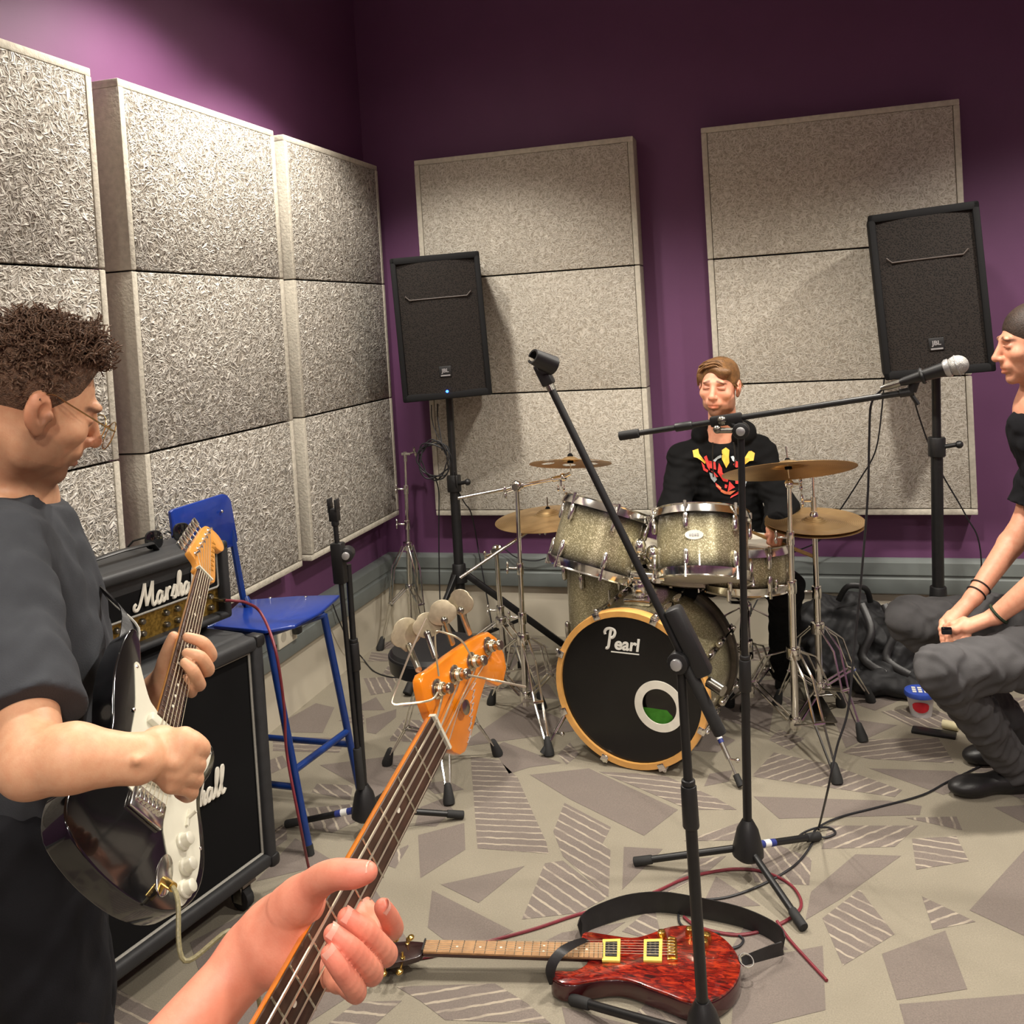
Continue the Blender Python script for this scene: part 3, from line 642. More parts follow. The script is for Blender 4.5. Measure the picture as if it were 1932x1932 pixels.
p0 = fl(1560, 1365, .012); d = Vector((-.06, .33, 0)); sd = Vector((.33, .06, 0)).normalized()
pd = MB().prism([p0 - sd * .04, p0 + sd * .04, p0 + d + sd * .034, p0 + d - sd * .034], Vector((0, 0, .008))).build('pedal_plate', MT['steel'], s, bevel=.003)
MB().prism([p0 + Vector((0, 0, .09)) - sd * .036 + d * .1, p0 + Vector((0, 0, .09)) + sd * .036 + d * .1, p0 + d + Vector((0, 0, .02)) + sd * .04, p0 + d + Vector((0, 0, .02)) - sd * .04], Vector((0, .004, .008))).build('foot_board', MT['steel'], s, bevel=.003)
cymbal(B(cpH.z) , (.02, -.07, 1), .183, 'upper hi-hat cymbal with small bell, right of the crash stand', curve=.075, group=None)
cymbal(B(cpH.z - .012), (.02, -.07, 1), .183, 'lower hi-hat cymbal, upside down beneath its twin', curve=.06, up=-1)
# stand in the corner
fK = fl(776, 1212, 0); tK = py(764, 852, fK.y); s = thing('cymbal_stand', 'bare chrome stand folded up in the room corner, without cymbal', 'cymbal stand', fK)
B = pole_fn(fK, tK); stand_poles(s, B, [.03, .62, .8, tK.z - .01], [.012, .0095, .006]); tripod(s, B, .5, .28, [fK + Vector((-.11, -.12, 0)), fK + Vector((.13, -.1, 0)), fK + Vector((.0, .1, 0))])
k = MB().cyl(tK - Vector((0, 0, .05)), tK, .009).cyl(tK - Vector((.018, 0, .012)), tK + Vector((.03, 0, -.012)), .008); wing(k, tK + Vector((.02, 0, -.012)), (1, -.3, .3)); k.build('tilter', MT['chrome'], s)
# thrones
def throne(c, zs, label, R=.17, feet=None, m='chrome', ph=0):
    c = Vector((c[0], c[1], 0)); s = thing('drum_throne', label, 'drum stool', c)
    MB().lathe(c + Vector((0, 0, zs - .085)), (0, 0, 1), [(R - .02, 0), (R, .012), (R + .004, .06), (R - .012, .08), (R * .5, .087), (0, .088)], 36).build('seat', m_blacksat, s)
    MB().torus(c + Vector((0, 0, zs - .02)), (0, 0, 1), R - .001, .004, 36, 6).build('piping', MT['black'], s)
    B = lambda z: c + Vector((0, 0, z)); MB().cyl(B(.12), B(zs - .085), .0145).build('pole', MT[m], s); MB().cyl(B(.3), B(.36), .021).build('collar', MT[m], s)
    tripod(s, B, .33, .14, feet or [c + Vector((.27 * math.cos(ph + k * 2.094), .27 * math.sin(ph + k * 2.094), 0)) for k in range(3)])
tf = [fl(735, 1444), fl(935, 1427), fl(847, 1515)]; tc = (tf[0] + tf[1] + tf[2]) / 3
throne(tc, .47, 'round black drum stool on chrome legs behind the orange headstock', feet=tf)
throne((-.24, 4.1), .5, 'round black drum stool the drummer sits on', ph=.5)
# snare stand
c = Vector((sn.x, sn.y, 0)); s = thing('snare_stand', 'low chrome stand carrying the snare drum', 'drum stand', c); B = lambda z: c + Vector((0, 0, z))
MB().cyl(B(.1), B(sz - .07), .012).build('pole', MT['chrome'], s); tripod(s, B, .3, .12, [fl(1365, 1330), fl(1470, 1300), c + Vector((-.18, .18, 0))])
for k in range(3):
    th = .3 + k * 2.094; o = Vector((math.cos(th), math.sin(th), 0))
    MB().tube([B(sz - .08) + o * .02, B(sz - .035) + o * .17, B(sz - .02) + o * .2, B(sz + .02) + o * .2], .006).build('basket_arm', MT['chrome'], s)
# ---------------------------------------------------------------- microphone stands
def mic_stand(label, foot, joint, feet, zhub=.155, band=None):
    foot, joint = Vector(foot), Vector(joint); foot.z = 0; s = thing('microphone_stand', label, 'microphone stand', foot)
    B = lambda z: foot + (joint - foot) * (z / joint.z)
    MB().lathe(B(.05), joint - foot, [(.03, 0), (.044, .012), (.043, .03), (.03, .085), (.019, .105), (.015, .112)], 18).build('hub', MT['black'], s)
    MB().cyl(B(.14), B(.62 if joint.z > .7 else joint.z * .6), .0125).build('lower_tube', MT['blackmatt'], s)
    MB().cyl(B(.14), B(joint.z - .02), .0098).build('upper_tube', MT['blackmatt'], s)
    z = .62 if joint.z > .7 else joint.z * .6
    MB().cyl(B(z - .09), B(z), .0175, .0165).cyl(B(z), B(z + .012), .0145).build('height_clutch', MT['black'], s, bevel=.003)
    for i, e in enumerate(feet):
        e = Vector(e); h = Vector((e.x - foot.x, e.y - foot.y, 0)).normalized(); a = B(.078) + h * .028; e = Vector((e.x, e.y, .0135))
        lg = MB().cyl(a, e, .0098).build('leg', MT['blackmatt'], s)
        MB().cyl(e + (a - e).normalized() * .05, e - (a - e).normalized() * .006, .0125, .0133).build('rubber_foot', MT['rubber'], lg, bevel=.003)
        if band == i:
            q = lambda f: a + (e - a) * f
            MB().cyl(q(.06), q(.3), .0104).build('blue_band', MT['tapeb'], lg); MB().cyl(q(.13), q(.22), .0109).build('white_band', MT['tapew'], lg)
    return s, B
def boom(s, J, a, b, side, cw=.0):
    # J joint, a heavy end, b clip end, side: towards the knob
    J, a, b = Vector(J), Vector(a), Vector(b); d = (b - a).normalized(); S = Vector(side).normalized()
    k = MB().cyl(J - S * .024, J + S * .024, .023).build('swivel', MT['black'], s, bevel=.004)
    MB().cyl(J + S * .024, J + S * .034, .0125, n=12).build('screw_head', MT['silver'], k, bevel=.003)
    c = J - S * .004 + (b - J).normalized() * .0
    MB().cyl(a, b, .0082).build('boom_arm', MT['blackmatt'], s)
    if cw: MB().cyl(a, a + d * cw, .0135).build('counterweight', MT['rubber'], s, bevel=.003)
    return k
# stand 1, nearest: empty clip
f1 = fl(1334, 2030); J1 = py(1284, 1246, f1.y); bU = py(1037, 727, f1.y + .02); bL = py(1360, 1386, f1.y - .01)
s, B = mic_stand('nearest black boom stand, its empty microphone clip raised to the left', f1, J1, [fl(1082, 1897), fl(1500, 2060), fl(1300, 2240)])
k = boom(s, J1, bL, bU, (-.2, -1, 0), cw=.17)
d = (bU - bL).normalized(); tg = frame(d, (0, 1, 0))
jj = py(1312, 1235, f1.y)
MB().box(jj + d * .03, (.036, .04, .15), (tg[0], tg[1], d)).box((jj + J1) / 2 + Vector((0, .0, 0)), (.06, .03, .036), (tg[0], tg[1], d)).build('clamp_sleeve', MT['black'], s, bevel=.008)
kn = MB().cyl(jj - d * .06, jj - d * .06 + Vector((.03, -.02, -.01)), .012, n=10); kn.build('clamp_knob', MT['steel'], k)
c0 = bU + d * .004; cd = py(1005, 672, f1.y - .03); ce = py(1043, 690, f1.y + .01)
cp = MB().box(c0 + d * .022, (.026, .03, .05), (tg[0], tg[1], d)).build('clip_base', MT['black'], s, bevel=.004)
MB().cyl(bU - d * .012, c0, .0095, n=10).build('thread_collar', MT['steel'], s)
q = c0 + d * .045; ax = (ce - cd).normalized(); pts = [cd - Vector((0, 0, .0)), cd + (ce - cd) * .5, ce]
vs = []; n = 12
cl = MB(); a0 = frame(ax)
for i in range(2):
    P = cd if i == 0 else ce
    R0 = .0165 if i == 0 else .0215
    for R in (R0, R0 - .004):
        for j in range(n + 1):
            t = math.radians(-70 + 320 * j / n - 90 + 20); cl.v.append(P + (a0[0] * math.cos(t) + a0[1] * math.sin(t)) * R)
m = n + 1
for j in range(n):
    o0, i0, o1, i1 = j, m + j, 2 * m + j, 3 * m + j
    cl.f += [[o0, o0 + 1, o1 + 1, o1], [i0, i1, i1 + 1, i0 + 1], [o0, i0, i0 + 1, o0 + 1], [o1, o1 + 1, i1 + 1, i1]]
cl.f += [[0, 2 * m, 3 * m, m], [n, m + n, 3 * m + n, 2 * m + n]]
cl.build('clip_shell', MT['black'], cp)
MB().cyl(q, cd + (ce - cd) * .55 - Vector((0, 0, .012)), .010, .015, n=10).build('clip_neck', MT['black'], cp)
# stand 2: boom with the vocal microphone
f2 = fl(1412, 1652); J2 = py(1398, 812, f2.y); a2_ = py(1168, 823, f2.y + .02); b2_ = py(1712, 740, f2.y - .02)
s, B = mic_stand('black boom stand with the silver topped vocal microphone, before the drum kit', f2, J2 + Vector((0, 0, .004)), [fl(1200, 1634), fl(1543, 1586), fl(1515, 1757)], band=1)
k = boom(s, J2, a2_, b2_, (0, -1, 0), cw=.06)
d = (b2_ - a2_).normalized(); P = a2_ + d * (py(1370, 793, f2.y) - a2_).length
MB().box(P, (.022, .03, .09), (frame(d)[0], frame(d)[1], d)).cyl(P, J2, .01).build('clamp_sleeve', MT['black'], s, bevel=.006)
kn = MB().sph(P + Vector((-.01, -.028, .002)), .013, nu=8, nv=6).cyl(P, P + Vector((-.01, -.028, 0)), .007).cyl(J2, J2 + Vector((-.06, -.03, .005)), .008).sph(J2 + Vector((-.062, -.03, .008)), .012, nu=8, nv=6); kn.build('wing_knob', MT['steel'], k)
MB().cyl(b2_ - d * .62, b2_ - d * .57, .0125).build('boom_sleeve', MT['black'], s, bevel=.003)
MB().cyl(b2_ - d * .02, b2_ + d * .015, .0115).cyl(b2_ + d * .01, b2_ + d * .02 + Vector((0, 0, .03)), .012, .014).cyl(b2_ + d * .005, b2_ + d * .015 - Vector((-.01, 0, .035)), .006, n=8).build('clip_base', MT['black'], s)
mA, mB_ = py(1698, 722, f2.y - .03), py(1800, 691, f2.y - .06); md = (mB_ - mA).normalized()
mic = thing('microphone', 'vocal microphone with silver mesh head on the boom stand', 'microphone', mA)
L = (mB_ - mA).length
MB().lathe(mA, md, [(.009, .0), (.0115, .012), (.012, .02), (.0185, L - .03), (.019, L - .022)], 18).build('body', MT['blackmatt'], mic)
MB().lathe(mA + md * (L - .024), md, [(.019, 0), (.0235, .006), (.0235, .014)], 20).build('collar', MT['silver'], mic)
t = NT('mic_mesh'); vo = t.n('TexVoronoi'); vo.inputs['Scale'].default_value = 700; t.l(t.co(), vo.inputs['Vector']); t.set('Base Color', lin((168, 166, 162))); t.set('Metallic', .7); t.set('Roughness', .42); t.bump(vo.outputs['Distance'], .7, .0015)
MB().sph(mB_ + md * .008, (.0255, .0255, .0275), (frame(md)[0], frame(md)[1], md), 22, 14).build('mesh_head', t.m, mic)
MB().torus(mB_ + md * .008, md, .0256, .0018, 30, 6).build('head_ring', MT['silver'], mic)
MB().lathe(mA - md * .05, md, [(.0055, 0), (.0095, .018), (.0095, .05)], 14).build('plug', MT['steel'], mic)
MB().torus(mA + md * (L * .42), md, .0175, .005, 20, 6).build('holder_ring', MT['black'], s)
# stand 3 behind the guitar neck: boom folded down
f3 = fl(692, 1574); J3 = py(656, 1053, f3.y)
s, B = mic_stand('black boom stand folded upright beside the blue chair', f3, J3, [fl(543, 1562), fl(872, 1545), fl(735, 1500)], band=0)
u0, u1 = py(681, 1488, f3.y - .03), py(633, 992, f3.y - .03); d = (u1 - u0).normalized()
k = boom(s, py(655, 1045, f3.y - .015), u0, u1, (.3, -1, 0), cw=.13)
MB().box(py(640, 1062, f3.y - .028), (.034, .04, .13), (frame(d)[0], frame(d)[1], d)).build('clamp_sleeve', MT['black'], s, bevel=.006)
cp = MB().cyl(u1, u1 + d * .02, .012).box(u1 + d * .035, (.026, .03, .04), (frame(d)[0], frame(d)[1], d)).build('clip_base', MT['black'], s, bevel=.003)
MB().box(u1 + d * .065 + Vector((-.012, 0, 0)), (.006, .03, .045), (frame(d, (0, 1, 0))[0], frame(d, (0, 1, 0))[1], d)).box(u1 + d * .065 + Vector((.012, 0, 0)), (.006, .03, .04), (frame(d, (0, 1, 0))[0], frame(d, (0, 1, 0))[1], d)).build('clip_jaw', MT['black'], cp, bevel=.002)

# ---------------------------------------------------------------- amplifier, cabinet, blue chair
ua = Vector((math.sin(math.radians(12.5)), math.cos(math.radians(12.5)), 0)); na = Vector((ua.y, -ua.x, 0)); Zv = Vector((0, 0, 1))   # along the front, out of the front
MAR = [[(-.3, .55), (-.5, .42), (-.52, .12), (-.25, .02), (.05, .35), (.45, 1.3), (.7, 2.1)], [(.7, 2.1), (.72, 1.2), (.78, .15)], [(.78, .15), (1.1, .9), (1.55, 2.1)], [(1.55, 2.1), (1.45, 1.1), (1.42, .2), (1.6, .02), (1.85, .3)],
       [(2.45, .85), (2.2, 1.0), (1.95, .6), (1.95, .15), (2.15, .02), (2.4, .4), (2.52, .95)], [(2.52, .95), (2.45, .3), (2.6, .04), (2.85, .4)], [(2.85, .4), (3.05, 1.15)], [(3.05, 1.15), (2.98, .04)], [(3.02, .6), (3.2, 1.0), (3.42, 1.02)],
       [(3.5, .2), (3.9, 1.12), (4.02, .55), (3.9, .06), (3.62, .1)], [(4.0, .1), (4.35, .9), (4.62, 1.9), (4.5, 2.15), (4.35, 1.6), (4.2, .02)], [(4.25, .4), (4.55, .98), (4.68, .8), (4.55, .15), (4.7, .02), (4.9, .3)],
       [(5.4, .85), (5.18, 1.0), (4.95, .6), (4.95, .15), (5.12, .02), (5.35, .4), (5.48, .95)], [(5.48, .95), (5.4, .3), (5.55, .04), (5.75, .3)], [(5.7, .25), (6.05, 1.1), (6.25, 2.0), (6.12, 2.15), (5.98, 1.3), (5.95, .2), (6.1, .02), (6.3, .3)], [(6.25, .25), (6.6, 1.1), (6.8, 2.0), (6.67, 2.15), (6.53, 1.3), (6.5, .2), (6.65, .02), (6.9, .3)]]
def script_logo(o, width, parent):
    k = width / 7.4; m = MB(); strokes(m, MAR, Vector(o) - ua * (3.2 * k) - Zv * (.9 * k), ua, Zv, k, .16 * k, 6, 4, flat=.7); return m.build('logo', MT['white'], parent)
cb = fl(527, 1626, .1)
cab = thing('guitar_cabinet', 'large black speaker cabinet with white script logo, on castors under the amplifier', 'speaker cabinet', (cb.x, cb.y, 0))
W, D, Hc = .77, .34, .66; q = lambda u, dd, z: cb - ua * u - na * dd + Zv * z; ax = (ua, na, Zv)
MB().box(q(W / 2, D / 2 + .03, Hc / 2), (W, D - .06, Hc), ax).build('cabinet', MT['tolex'], cab, bevel=.016, seg=3)
fr = MB()
for u, z, w_, h_ in ((W / 2, Hc - .02, W, .04), (W / 2, .02, W, .04), (.02, Hc / 2, .04, Hc), (W - .02, Hc / 2, .04, Hc)): fr.box(q(u, .03, z), (w_, .058, h_), ax)
fr.build('front_edge', MT['tolex'], cab, bevel=.012, seg=3)
MB().box(q(W / 2, .03, Hc / 2), (W - .07, .012, Hc - .07), ax).build('grille', MT['grille'], cab)
pip = MB(); r_ = lambda a, b, c, d: pip.tube([q(a, .02, b), q(c, .02, d)], .0042, 6)
for a in ((.042, .042, .042, Hc - .042), (W - .042, .042, W - .042, Hc - .042), (.042, .042, W - .042, .042), (.042, Hc - .042, W - .042, Hc - .042)): r_(*a)
pip.build('piping', MT['piping'], cab)
lc = q(.335, .018, .36); lo = script_logo(onp(358, 1512, q(0, .018, 0), na), .245, cab)
for a, b in ((.0, .0), (W, 0), (0, Hc), (W, Hc)): MB().box(q(a + (.014 if a == 0 else -.014), .02, b + (.014 if b == 0 else -.014)), (.036, .05, .036), ax).build('corner_protector', MT['black'], cab, bevel=.01)
for u, dd in ((.09, .06), (W - .09, .06), (.09, D - .06), (W - .09, D - .06)):
    c = MB().box(q(u, dd, -.012), (.05, .06, .024), ax).box(q(u + .018, dd, -.045), (.004, .03, .06), ax).box(q(u - .018, dd, -.045), (.004, .03, .06), ax).build('castor', MT['steel'], cab)
    MB().cyl(q(u - .014, dd, -.066), q(u + .014, dd, -.066), .033).build('castor_wheel', MT['rubber'], c, bevel=.004)
# amplifier head
hr = fl(441, 1163, .788); Hh, Wh, Dh = .228, .56, .215; q = lambda u, dd, z: hr - ua * u - na * dd + Zv * z
hd_ = thing('amplifier_head', 'black guitar amplifier head with white script logo and gold control panel', 'amplifier', (hr.x, hr.y, .761))
bx = MB().prism([q(0, .055, 0), q(0, Dh, 0), q(0, Dh, Hh), q(0, .02, Hh), q(0, .02, Hh - .04)], -ua * Wh).build('cabinet', MT['tolex'], hd_, bevel=.014, seg=3)
fr = MB()
for u, z, w_, h_ in ((Wh / 2, Hh - .015, Wh, .03), (Wh / 2, .011, Wh, .022), (.013, Hh / 2, .026, Hh), (Wh - .013, Hh / 2, .026, Hh)): fr.box(q(u, .028, z), (w_, .056, h_), ax)
fr.build('front_edge', MT['tolex'], hd_, bevel=.01, seg=3)
MB().box(q(Wh / 2, .03, .148), (Wh - .05, .01, .1), ax).build('grille', MT['grille'], hd_)
pip = MB().tube([q(.03, .022, .1), q(.03, .022, .195), q(.036, .022, .2), q(Wh - .036, .022, .2), q(Wh - .03, .022, .195), q(Wh - .03, .022, .1), q(Wh - .036, .022, .096), q(.036, .022, .096), q(.03, .022, .1)], .0032, 6); pip.build('piping', MT['piping'], hd_)
t = NT('gold_panel'); t.set('Base Color', t.ramp(t.noise(120, 2), [(.3, lin((112, 88, 36))), (.7, lin((170, 138, 66)))])); t.set('Metallic', .7); t.set('Roughness', .38)
pn = MB().box(q(Wh / 2, .036, .057), (Wh - .05, .01, .07), ax).build('control_panel', t.m, hd_)
for i in range(12):
    for row in (0, 1):
        if i in (5,) or (i in (1, 10) and row == 0): continue
        c = q(.06 + i * .04, .031, .042 + row * .032); kb = MB().lathe(c, na, [(.0095, 0), (.0095, .004), (.0075, .012), (.006, .014)], 12).build('knob', MT['steel'], pn)
script_logo(onp(318, 1112, q(0, .02, 0), na), .23, hd_)
MB().tube([q(.16, Dh / 2 + .01, Hh + .002), q(.175, Dh / 2 + .01, Hh + .022), q(.28, Dh / 2 + .01, Hh + .026), q(.385, Dh / 2 + .01, Hh + .022), q(.4, Dh / 2 + .01, Hh + .002)], .013, 8, flat=.35, up=Zv).build('handle', MT['black'], hd_)
for u, dd in ((.05, .08), (Wh - .05, .08), (.05, Dh - .04), (Wh - .05, Dh - .04)): MB().cyl(q(u, dd, -.027), q(u, dd, .004), .016).build('foot', MT['rubber'], hd_)
jk = q(.028, .0, .06)
MB().cyl(q(.04, .036, .06), q(.04, -.012, .06), .0065).build('jack_plug', MT['steel'], hd_)
# sunglasses on top of the amplifier
sg = thing('sunglasses', 'black sunglasses resting on top of the amplifier head', 'sunglasses', q(.3, .1, Hh))
g0, g1 = onp(289, 1000, q(0, .135, 0), na), onp(342, 994, q(0, .135, 0), na); dirg = (g1 - g0).normalized()
m_lens = mat('smoked_lens', (16, 17, 19), .08, coat=.5)
for g in (g0, g1):
    c = Vector((g.x, g.y, hr.z + Hh + .0265)); pts = [c + dirg * (.029 * math.copysign(abs(math.cos(a)) ** .7, math.cos(a))) + Zv * (.025 * math.copysign(abs(math.sin(a)) ** .75, math.sin(a))) for a in [i * .2618 for i in range(24)]]
    MB().prism(pts, na * .003).build('lens', m_lens, sg, bevel=.001); MB().tube(pts, .0028, 6, True).build('rim', MT['black'], sg)
gm = (g0 + g1) / 2; gz = hr.z + Hh
MB().tube([Vector((gm.x, gm.y, gz + .034)) - dirg * .012, Vector((gm.x, gm.y, gz + .04)), Vector((gm.x, gm.y, gz + .034)) + dirg * .012], .003, 6).build('bridge', MT['black'], sg)
for g, sgn in ((g0, -1), (g1, 1)):
    a = Vector((g.x, g.y, gz + .036)) + dirg * (.03 * sgn); MB().tube([a, a - na * .05 - Zv * .012, a - na * .075 - Zv * .031], .003, 6).build('temple', MT['black'], sg)
# blue chair
ch = thing('high_chair', 'tall blue chair with tubular legs behind the guitar cabinet', 'chair', fl(630, 1560))
L1, L2 = fl(585, 1613), fl(682, 1507); zs = .69
bx_ = Vector((-.37, -.06, 0)); tops = {1: Vector((L1.x - .055, L1.y - .0, zs - .03)), 2: Vector((L2.x - .055, L2.y - .03, zs - .03))}
tops = {1: fl(506, 1196, zs - .028), 2: fl(611, 1160, zs - .028)}
b1, b2 = tops[1] + Vector((-.27, .0, 0)), tops[2] + Vector((-.27, -.02, 0)); g1_, g2_ = L1 + Vector((-.42, .02, 0)), L2 + Vector((-.40, .02, 0))
for a, b in ((tops[1], L1), (tops[2], L2)):
    lg = MB().cyl(a, b, .0125).build('leg', MT['bluetube'], ch); MB().cyl(b + (a - b).normalized() * .03, b, .0145).build('foot_cap', MT['rubber'], lg)
sb = fl(402, 1190, zs); br1, br2 = px(346, 985, -1.9), px(436, 1000, -1.86)
for a, b, top_ in ((b1, g1_, br1), (b2, g2_, br2)):
    lg = MB().tube(catmull([b, a, a + Vector((-.02, 0, .05)), top_], 5), .0115).build('back_leg', MT['bluetube'], ch); MB().cyl(b + (a - b).normalized() * .03, b, .0145).build('foot_cap', MT['rubber'], lg)
MB().cyl(b1, b2, .011).cyl(tops[1], b1, .011).cyl(tops[2], b2, .011).cyl(tops[1], tops[2], .011).build('seat_frame', MT['bluetube'], ch)
fr0, fr1 = L1 + (tops[1] - L1) * .375, L2 + (tops[2] - L2) * .375
MB().cyl(fr0, fr1, .0115).build('foot_rest', MT['bluetube'], ch)
for g_, b_, l_, t_ in ((g1_, b1, L1, tops[1]), (g2_, b2, L2, tops[2])): MB().cyl(g_ + (b_ - g_) * .3, l_ + (t_ - l_) * .3, .0105).build('side_rail', MT['bluetube'], ch)
P = [fl(500, 1189, zs), fl(556, 1180, zs), fl(604, 1154, zs), fl(641, 1122, zs), fl(560, 1124, zs), fl(470, 1131, zs), fl(452, 1135, zs), fl(415, 1168, zs), fl(402, 1180, zs)]
so = MB().prism(P, (0, 0, -.012)).build('seat', MT['blue'], ch, bevel=.004)
for pp in ((468, 1136), (510, 1128), (577, 1126)): MB().sph(fl(pp[0], pp[1], zs), (.006, .006, .003), nu=8, nv=6).build('rivet', MT['chrome'], so)
BK = [px(316, 966, -1.89), px(322, 961, -1.89), px(415, 932, -1.865), px(424, 934, -1.86), px(431, 945, -1.86), px(444, 1020, -1.86), px(438, 1030, -1.86), px(335, 1062, -1.89), px(328, 1055, -1.89)]
bk = MB().prism(BK, (.011, 0, 0)).build('backrest', MT['blue'], ch, bevel=.003)
MB().sph(px(419, 965, -1.848), (.004, .006, .006), nu=8, nv=6).build('rivet', MT['chrome'], bk)

# ---------------------------------------------------------------- cables
def cable(label, pts, r=.0032, m='cable', sub=8, group=None):
    P = [Vector(p) for p in pts]
    return tag(MB().tube(catmull(P, sub), r, 7).build('cable', MT[m], loc=P[0]), label, 'cable', group)
Yc = f2.y
cable('black cable hanging from the vocal microphone down to the carpet', [mA - md * .048, py(1664, 735, Yc), py(1644, 762, Yc + .02), py(1640, 830, Yc + .04), py(1637, 940, Yc + .05), py(1625, 1090, Yc + .05), py(1611, 1230, Yc + .04), py(1600, 1340, Yc + .0), py(1579, 1410, Yc - .02), py(1562, 1490, Yc - .02),
      fl(1545, 1560, .012), fl(1532, 1592, .006), fl(1500, 1632, .004), fl(1440, 1668, .004), fl(1375, 1692, .004), fl(1320, 1698, .004)])
cable('black cable running across the carpet to the right frame edge', [fl(1930, 1400, .005), fl(1860, 1440, .005), fl(1790, 1474, .004), fl(1740, 1500, .004), fl(1660, 1522, .004), fl(1590, 1540, .004), fl(1552, 1556, .01), fl(1535, 1572, .014), fl(1556, 1580, .006), fl(1576, 1572, .005), fl(1566, 1562, .006), fl(1540, 1562, .016), fl(1515, 1572, .012), fl(1494, 1590, .03)])
cable('thin black cable hanging from the right loudspeaker over its panel', [py(1668, 716, 4.2), py(1664, 770, 4.25), py(1652, 850, 4.3), py(1622, 905, 4.4), py(1585, 962, 4.48), py(1545, 1020, 4.5), py(1470, 1062, 4.55), fl(1400, 1190, .2)])
cable('black cable slanting from the right loudspeaker past its pole', [py(1722, 735, 4.2), py(1732, 780, 4.28), py(1768, 876, 4.3), py(1822, 972, 4.36), py(1850, 1040, 4.4), (.75, 4.5, .03), (.95, 4.4, .006)])
co = py(822, 867, 4.17); pts = []
for i in range(46):
    a = i * .62; rr = .075 + .012 * math.sin(i * 1.7); pts.append(co + Vector((rr * math.cos(a), .012 * math.sin(i * .9) - .02, 1.12 * rr * math.sin(a))))
cable('coil of black cable hung on the corner speaker stand', pts, .0034, sub=4)
cable('black cable dropping from the corner loudspeaker into the coil', [py(826, 762, 4.25), py(826, 790, 4.23), py(833, 832, 4.19), py(834, 850, 4.17)], .003)
cable('second thin black cable from the corner loudspeaker, swinging out left', [py(814, 764, 4.25), py(815, 790, 4.24), py(822, 815, 4.22), py(834, 838, 4.19)], .0025)
cable('black cable hanging straight from the coil to the floor of the corner', [py(822, 904, 4.17), py(828, 930, 4.2), py(828, 1000, 4.22), py(829, 1090, 4.24), py(832, 1160, 4.24), fl(840, 1222, .004), fl(900, 1236, .004), fl(960, 1230, .004)])
cable('short black cable from stand collar slanting down over the panel', [py(858, 890, 4.2), py(862, 920, 4.24), py(876, 948, 4.3), py(890, 972, 4.4), py(905, 1050, 4.55), fl(930, 1190, .25)])
cable('thin black cable drooping along the trunking behind the drums', [py(945, 1030, 4.58), py(975, 1052, 4.56), py(1010, 1058, 4.56), py(1050, 1050, 4.56), py(1120, 1060, 4.57)], .003)
cable('black cable running from under the blue chair along the left wall', [px(628, 1140, -2.06), px(640, 1172, -2.05), px(660, 1212, -2.05), fl(684, 1242, .02), fl(705, 1266, .004), fl(735, 1277, .004), fl(757, 1276, .004), fl(800, 1262, .004)], .003)
cable('red cable plugged into the amplifier head, hanging to the floor', [q(.04, -.015, .06), q(.03, -.04, .058), q(.0, -.055, .045), q(-.05, -.06, .0), cb + ua * .01 + na * .03 + Zv * .62, cb + ua * .03 + na * .03 + Zv * .45, px(541, 1420, -1.45), px(563, 1540, -1.42), fl(583, 1640, .004), fl(592, 1668, .004), fl(560, 1720, .004), fl(640, 1790, .004), fl(760, 1810, .004), fl(850, 1796, .004)], .0042, 'redcable')
cable('red cable curling over the carpet behind the red guitar', [fl(850, 1796, .0042), fl(930, 1774, .0042), fl(1010, 1752, .0042), fl(1095, 1724, .0042), fl(1180, 1704, .0042), fl(1240, 1681, .0042), fl(1300, 1655, .0042), fl(1380, 1640, .0042), fl(1440, 1645, .0042), fl(1490, 1668, .0042), fl(1512, 1704, .0042), fl(1494, 1730, .0042), fl(1450, 1752, .0042), fl(1390, 1764, .0042), fl(1320, 1750, .0042), fl(1290, 1730, .0042)], .0042, 'redcable')
cable('red cable end leaving the carpet loop toward the lower right', [fl(1466, 1738, .009), fl(1480, 1760, .0045), fl(1500, 1785, .0042), fl(1560, 1850, .0042)], .0042, 'redcable')
cable('grey black cable looping out beside the red guitar body', [fl(1280, 1726, .004), fl(1283, 1742, .004), fl(1300, 1752, .004), fl(1345, 1760, .004), fl(1385, 1762, .004), fl(1402, 1772, .004), fl(1396, 1784, .004), fl(1380, 1790, .006)])
# ---------------------------------------------------------------- guitars
m_rose = mat('rosewood_board', (66, 42, 30), .5, var=.35, vs=60); m_amber = mat('amber_maple', (224, 128, 20), .25, coat=.7, var=.16, vs=14); m_honey = mat('honey_maple', (208, 142, 62), .3, coat=.5, var=.1, vs=20)
m_tan = mat('tan_fingerboard', (160, 122, 84), .5, var=.2, vs=70)
t = NT('flamed_red_top'); vec = t.co('Object', (9, 26, 9)); nn = t.noise(3.2, 4, .6, 1.2, vec=vec)
t.set('Base Color', t.ramp(nn, [(.34, lin((40, 7, 6))), (.5, lin((108, 19, 12))), (.68, lin((164, 48, 23)))])); t.set('Roughness', .2); t.set('Coat Weight', .9); t.set('Coat Roughness', .05); m_red = t.m
m_redside = mat('dark_red_lacquer', (58, 12, 16), .2, coat=.8, var=.15); m_creamr = mat('cream_pickup_ring', (232, 200, 92), .4, var=.05)
def fret_pos(L, k): return L * (1 - 2 ** (-k / 12))
class Frame3:
    def __init__(s, O, U, Nn, Wv, k=1.): s.O, s.U, s.N, s.W, s.k = Vector(O), Vector(U), Vector(Nn), Vector(Wv), k
    def __call__(s, u, v, h=0.): return s.O + (s.U * u + s.W * v + s.N * h) * s.k
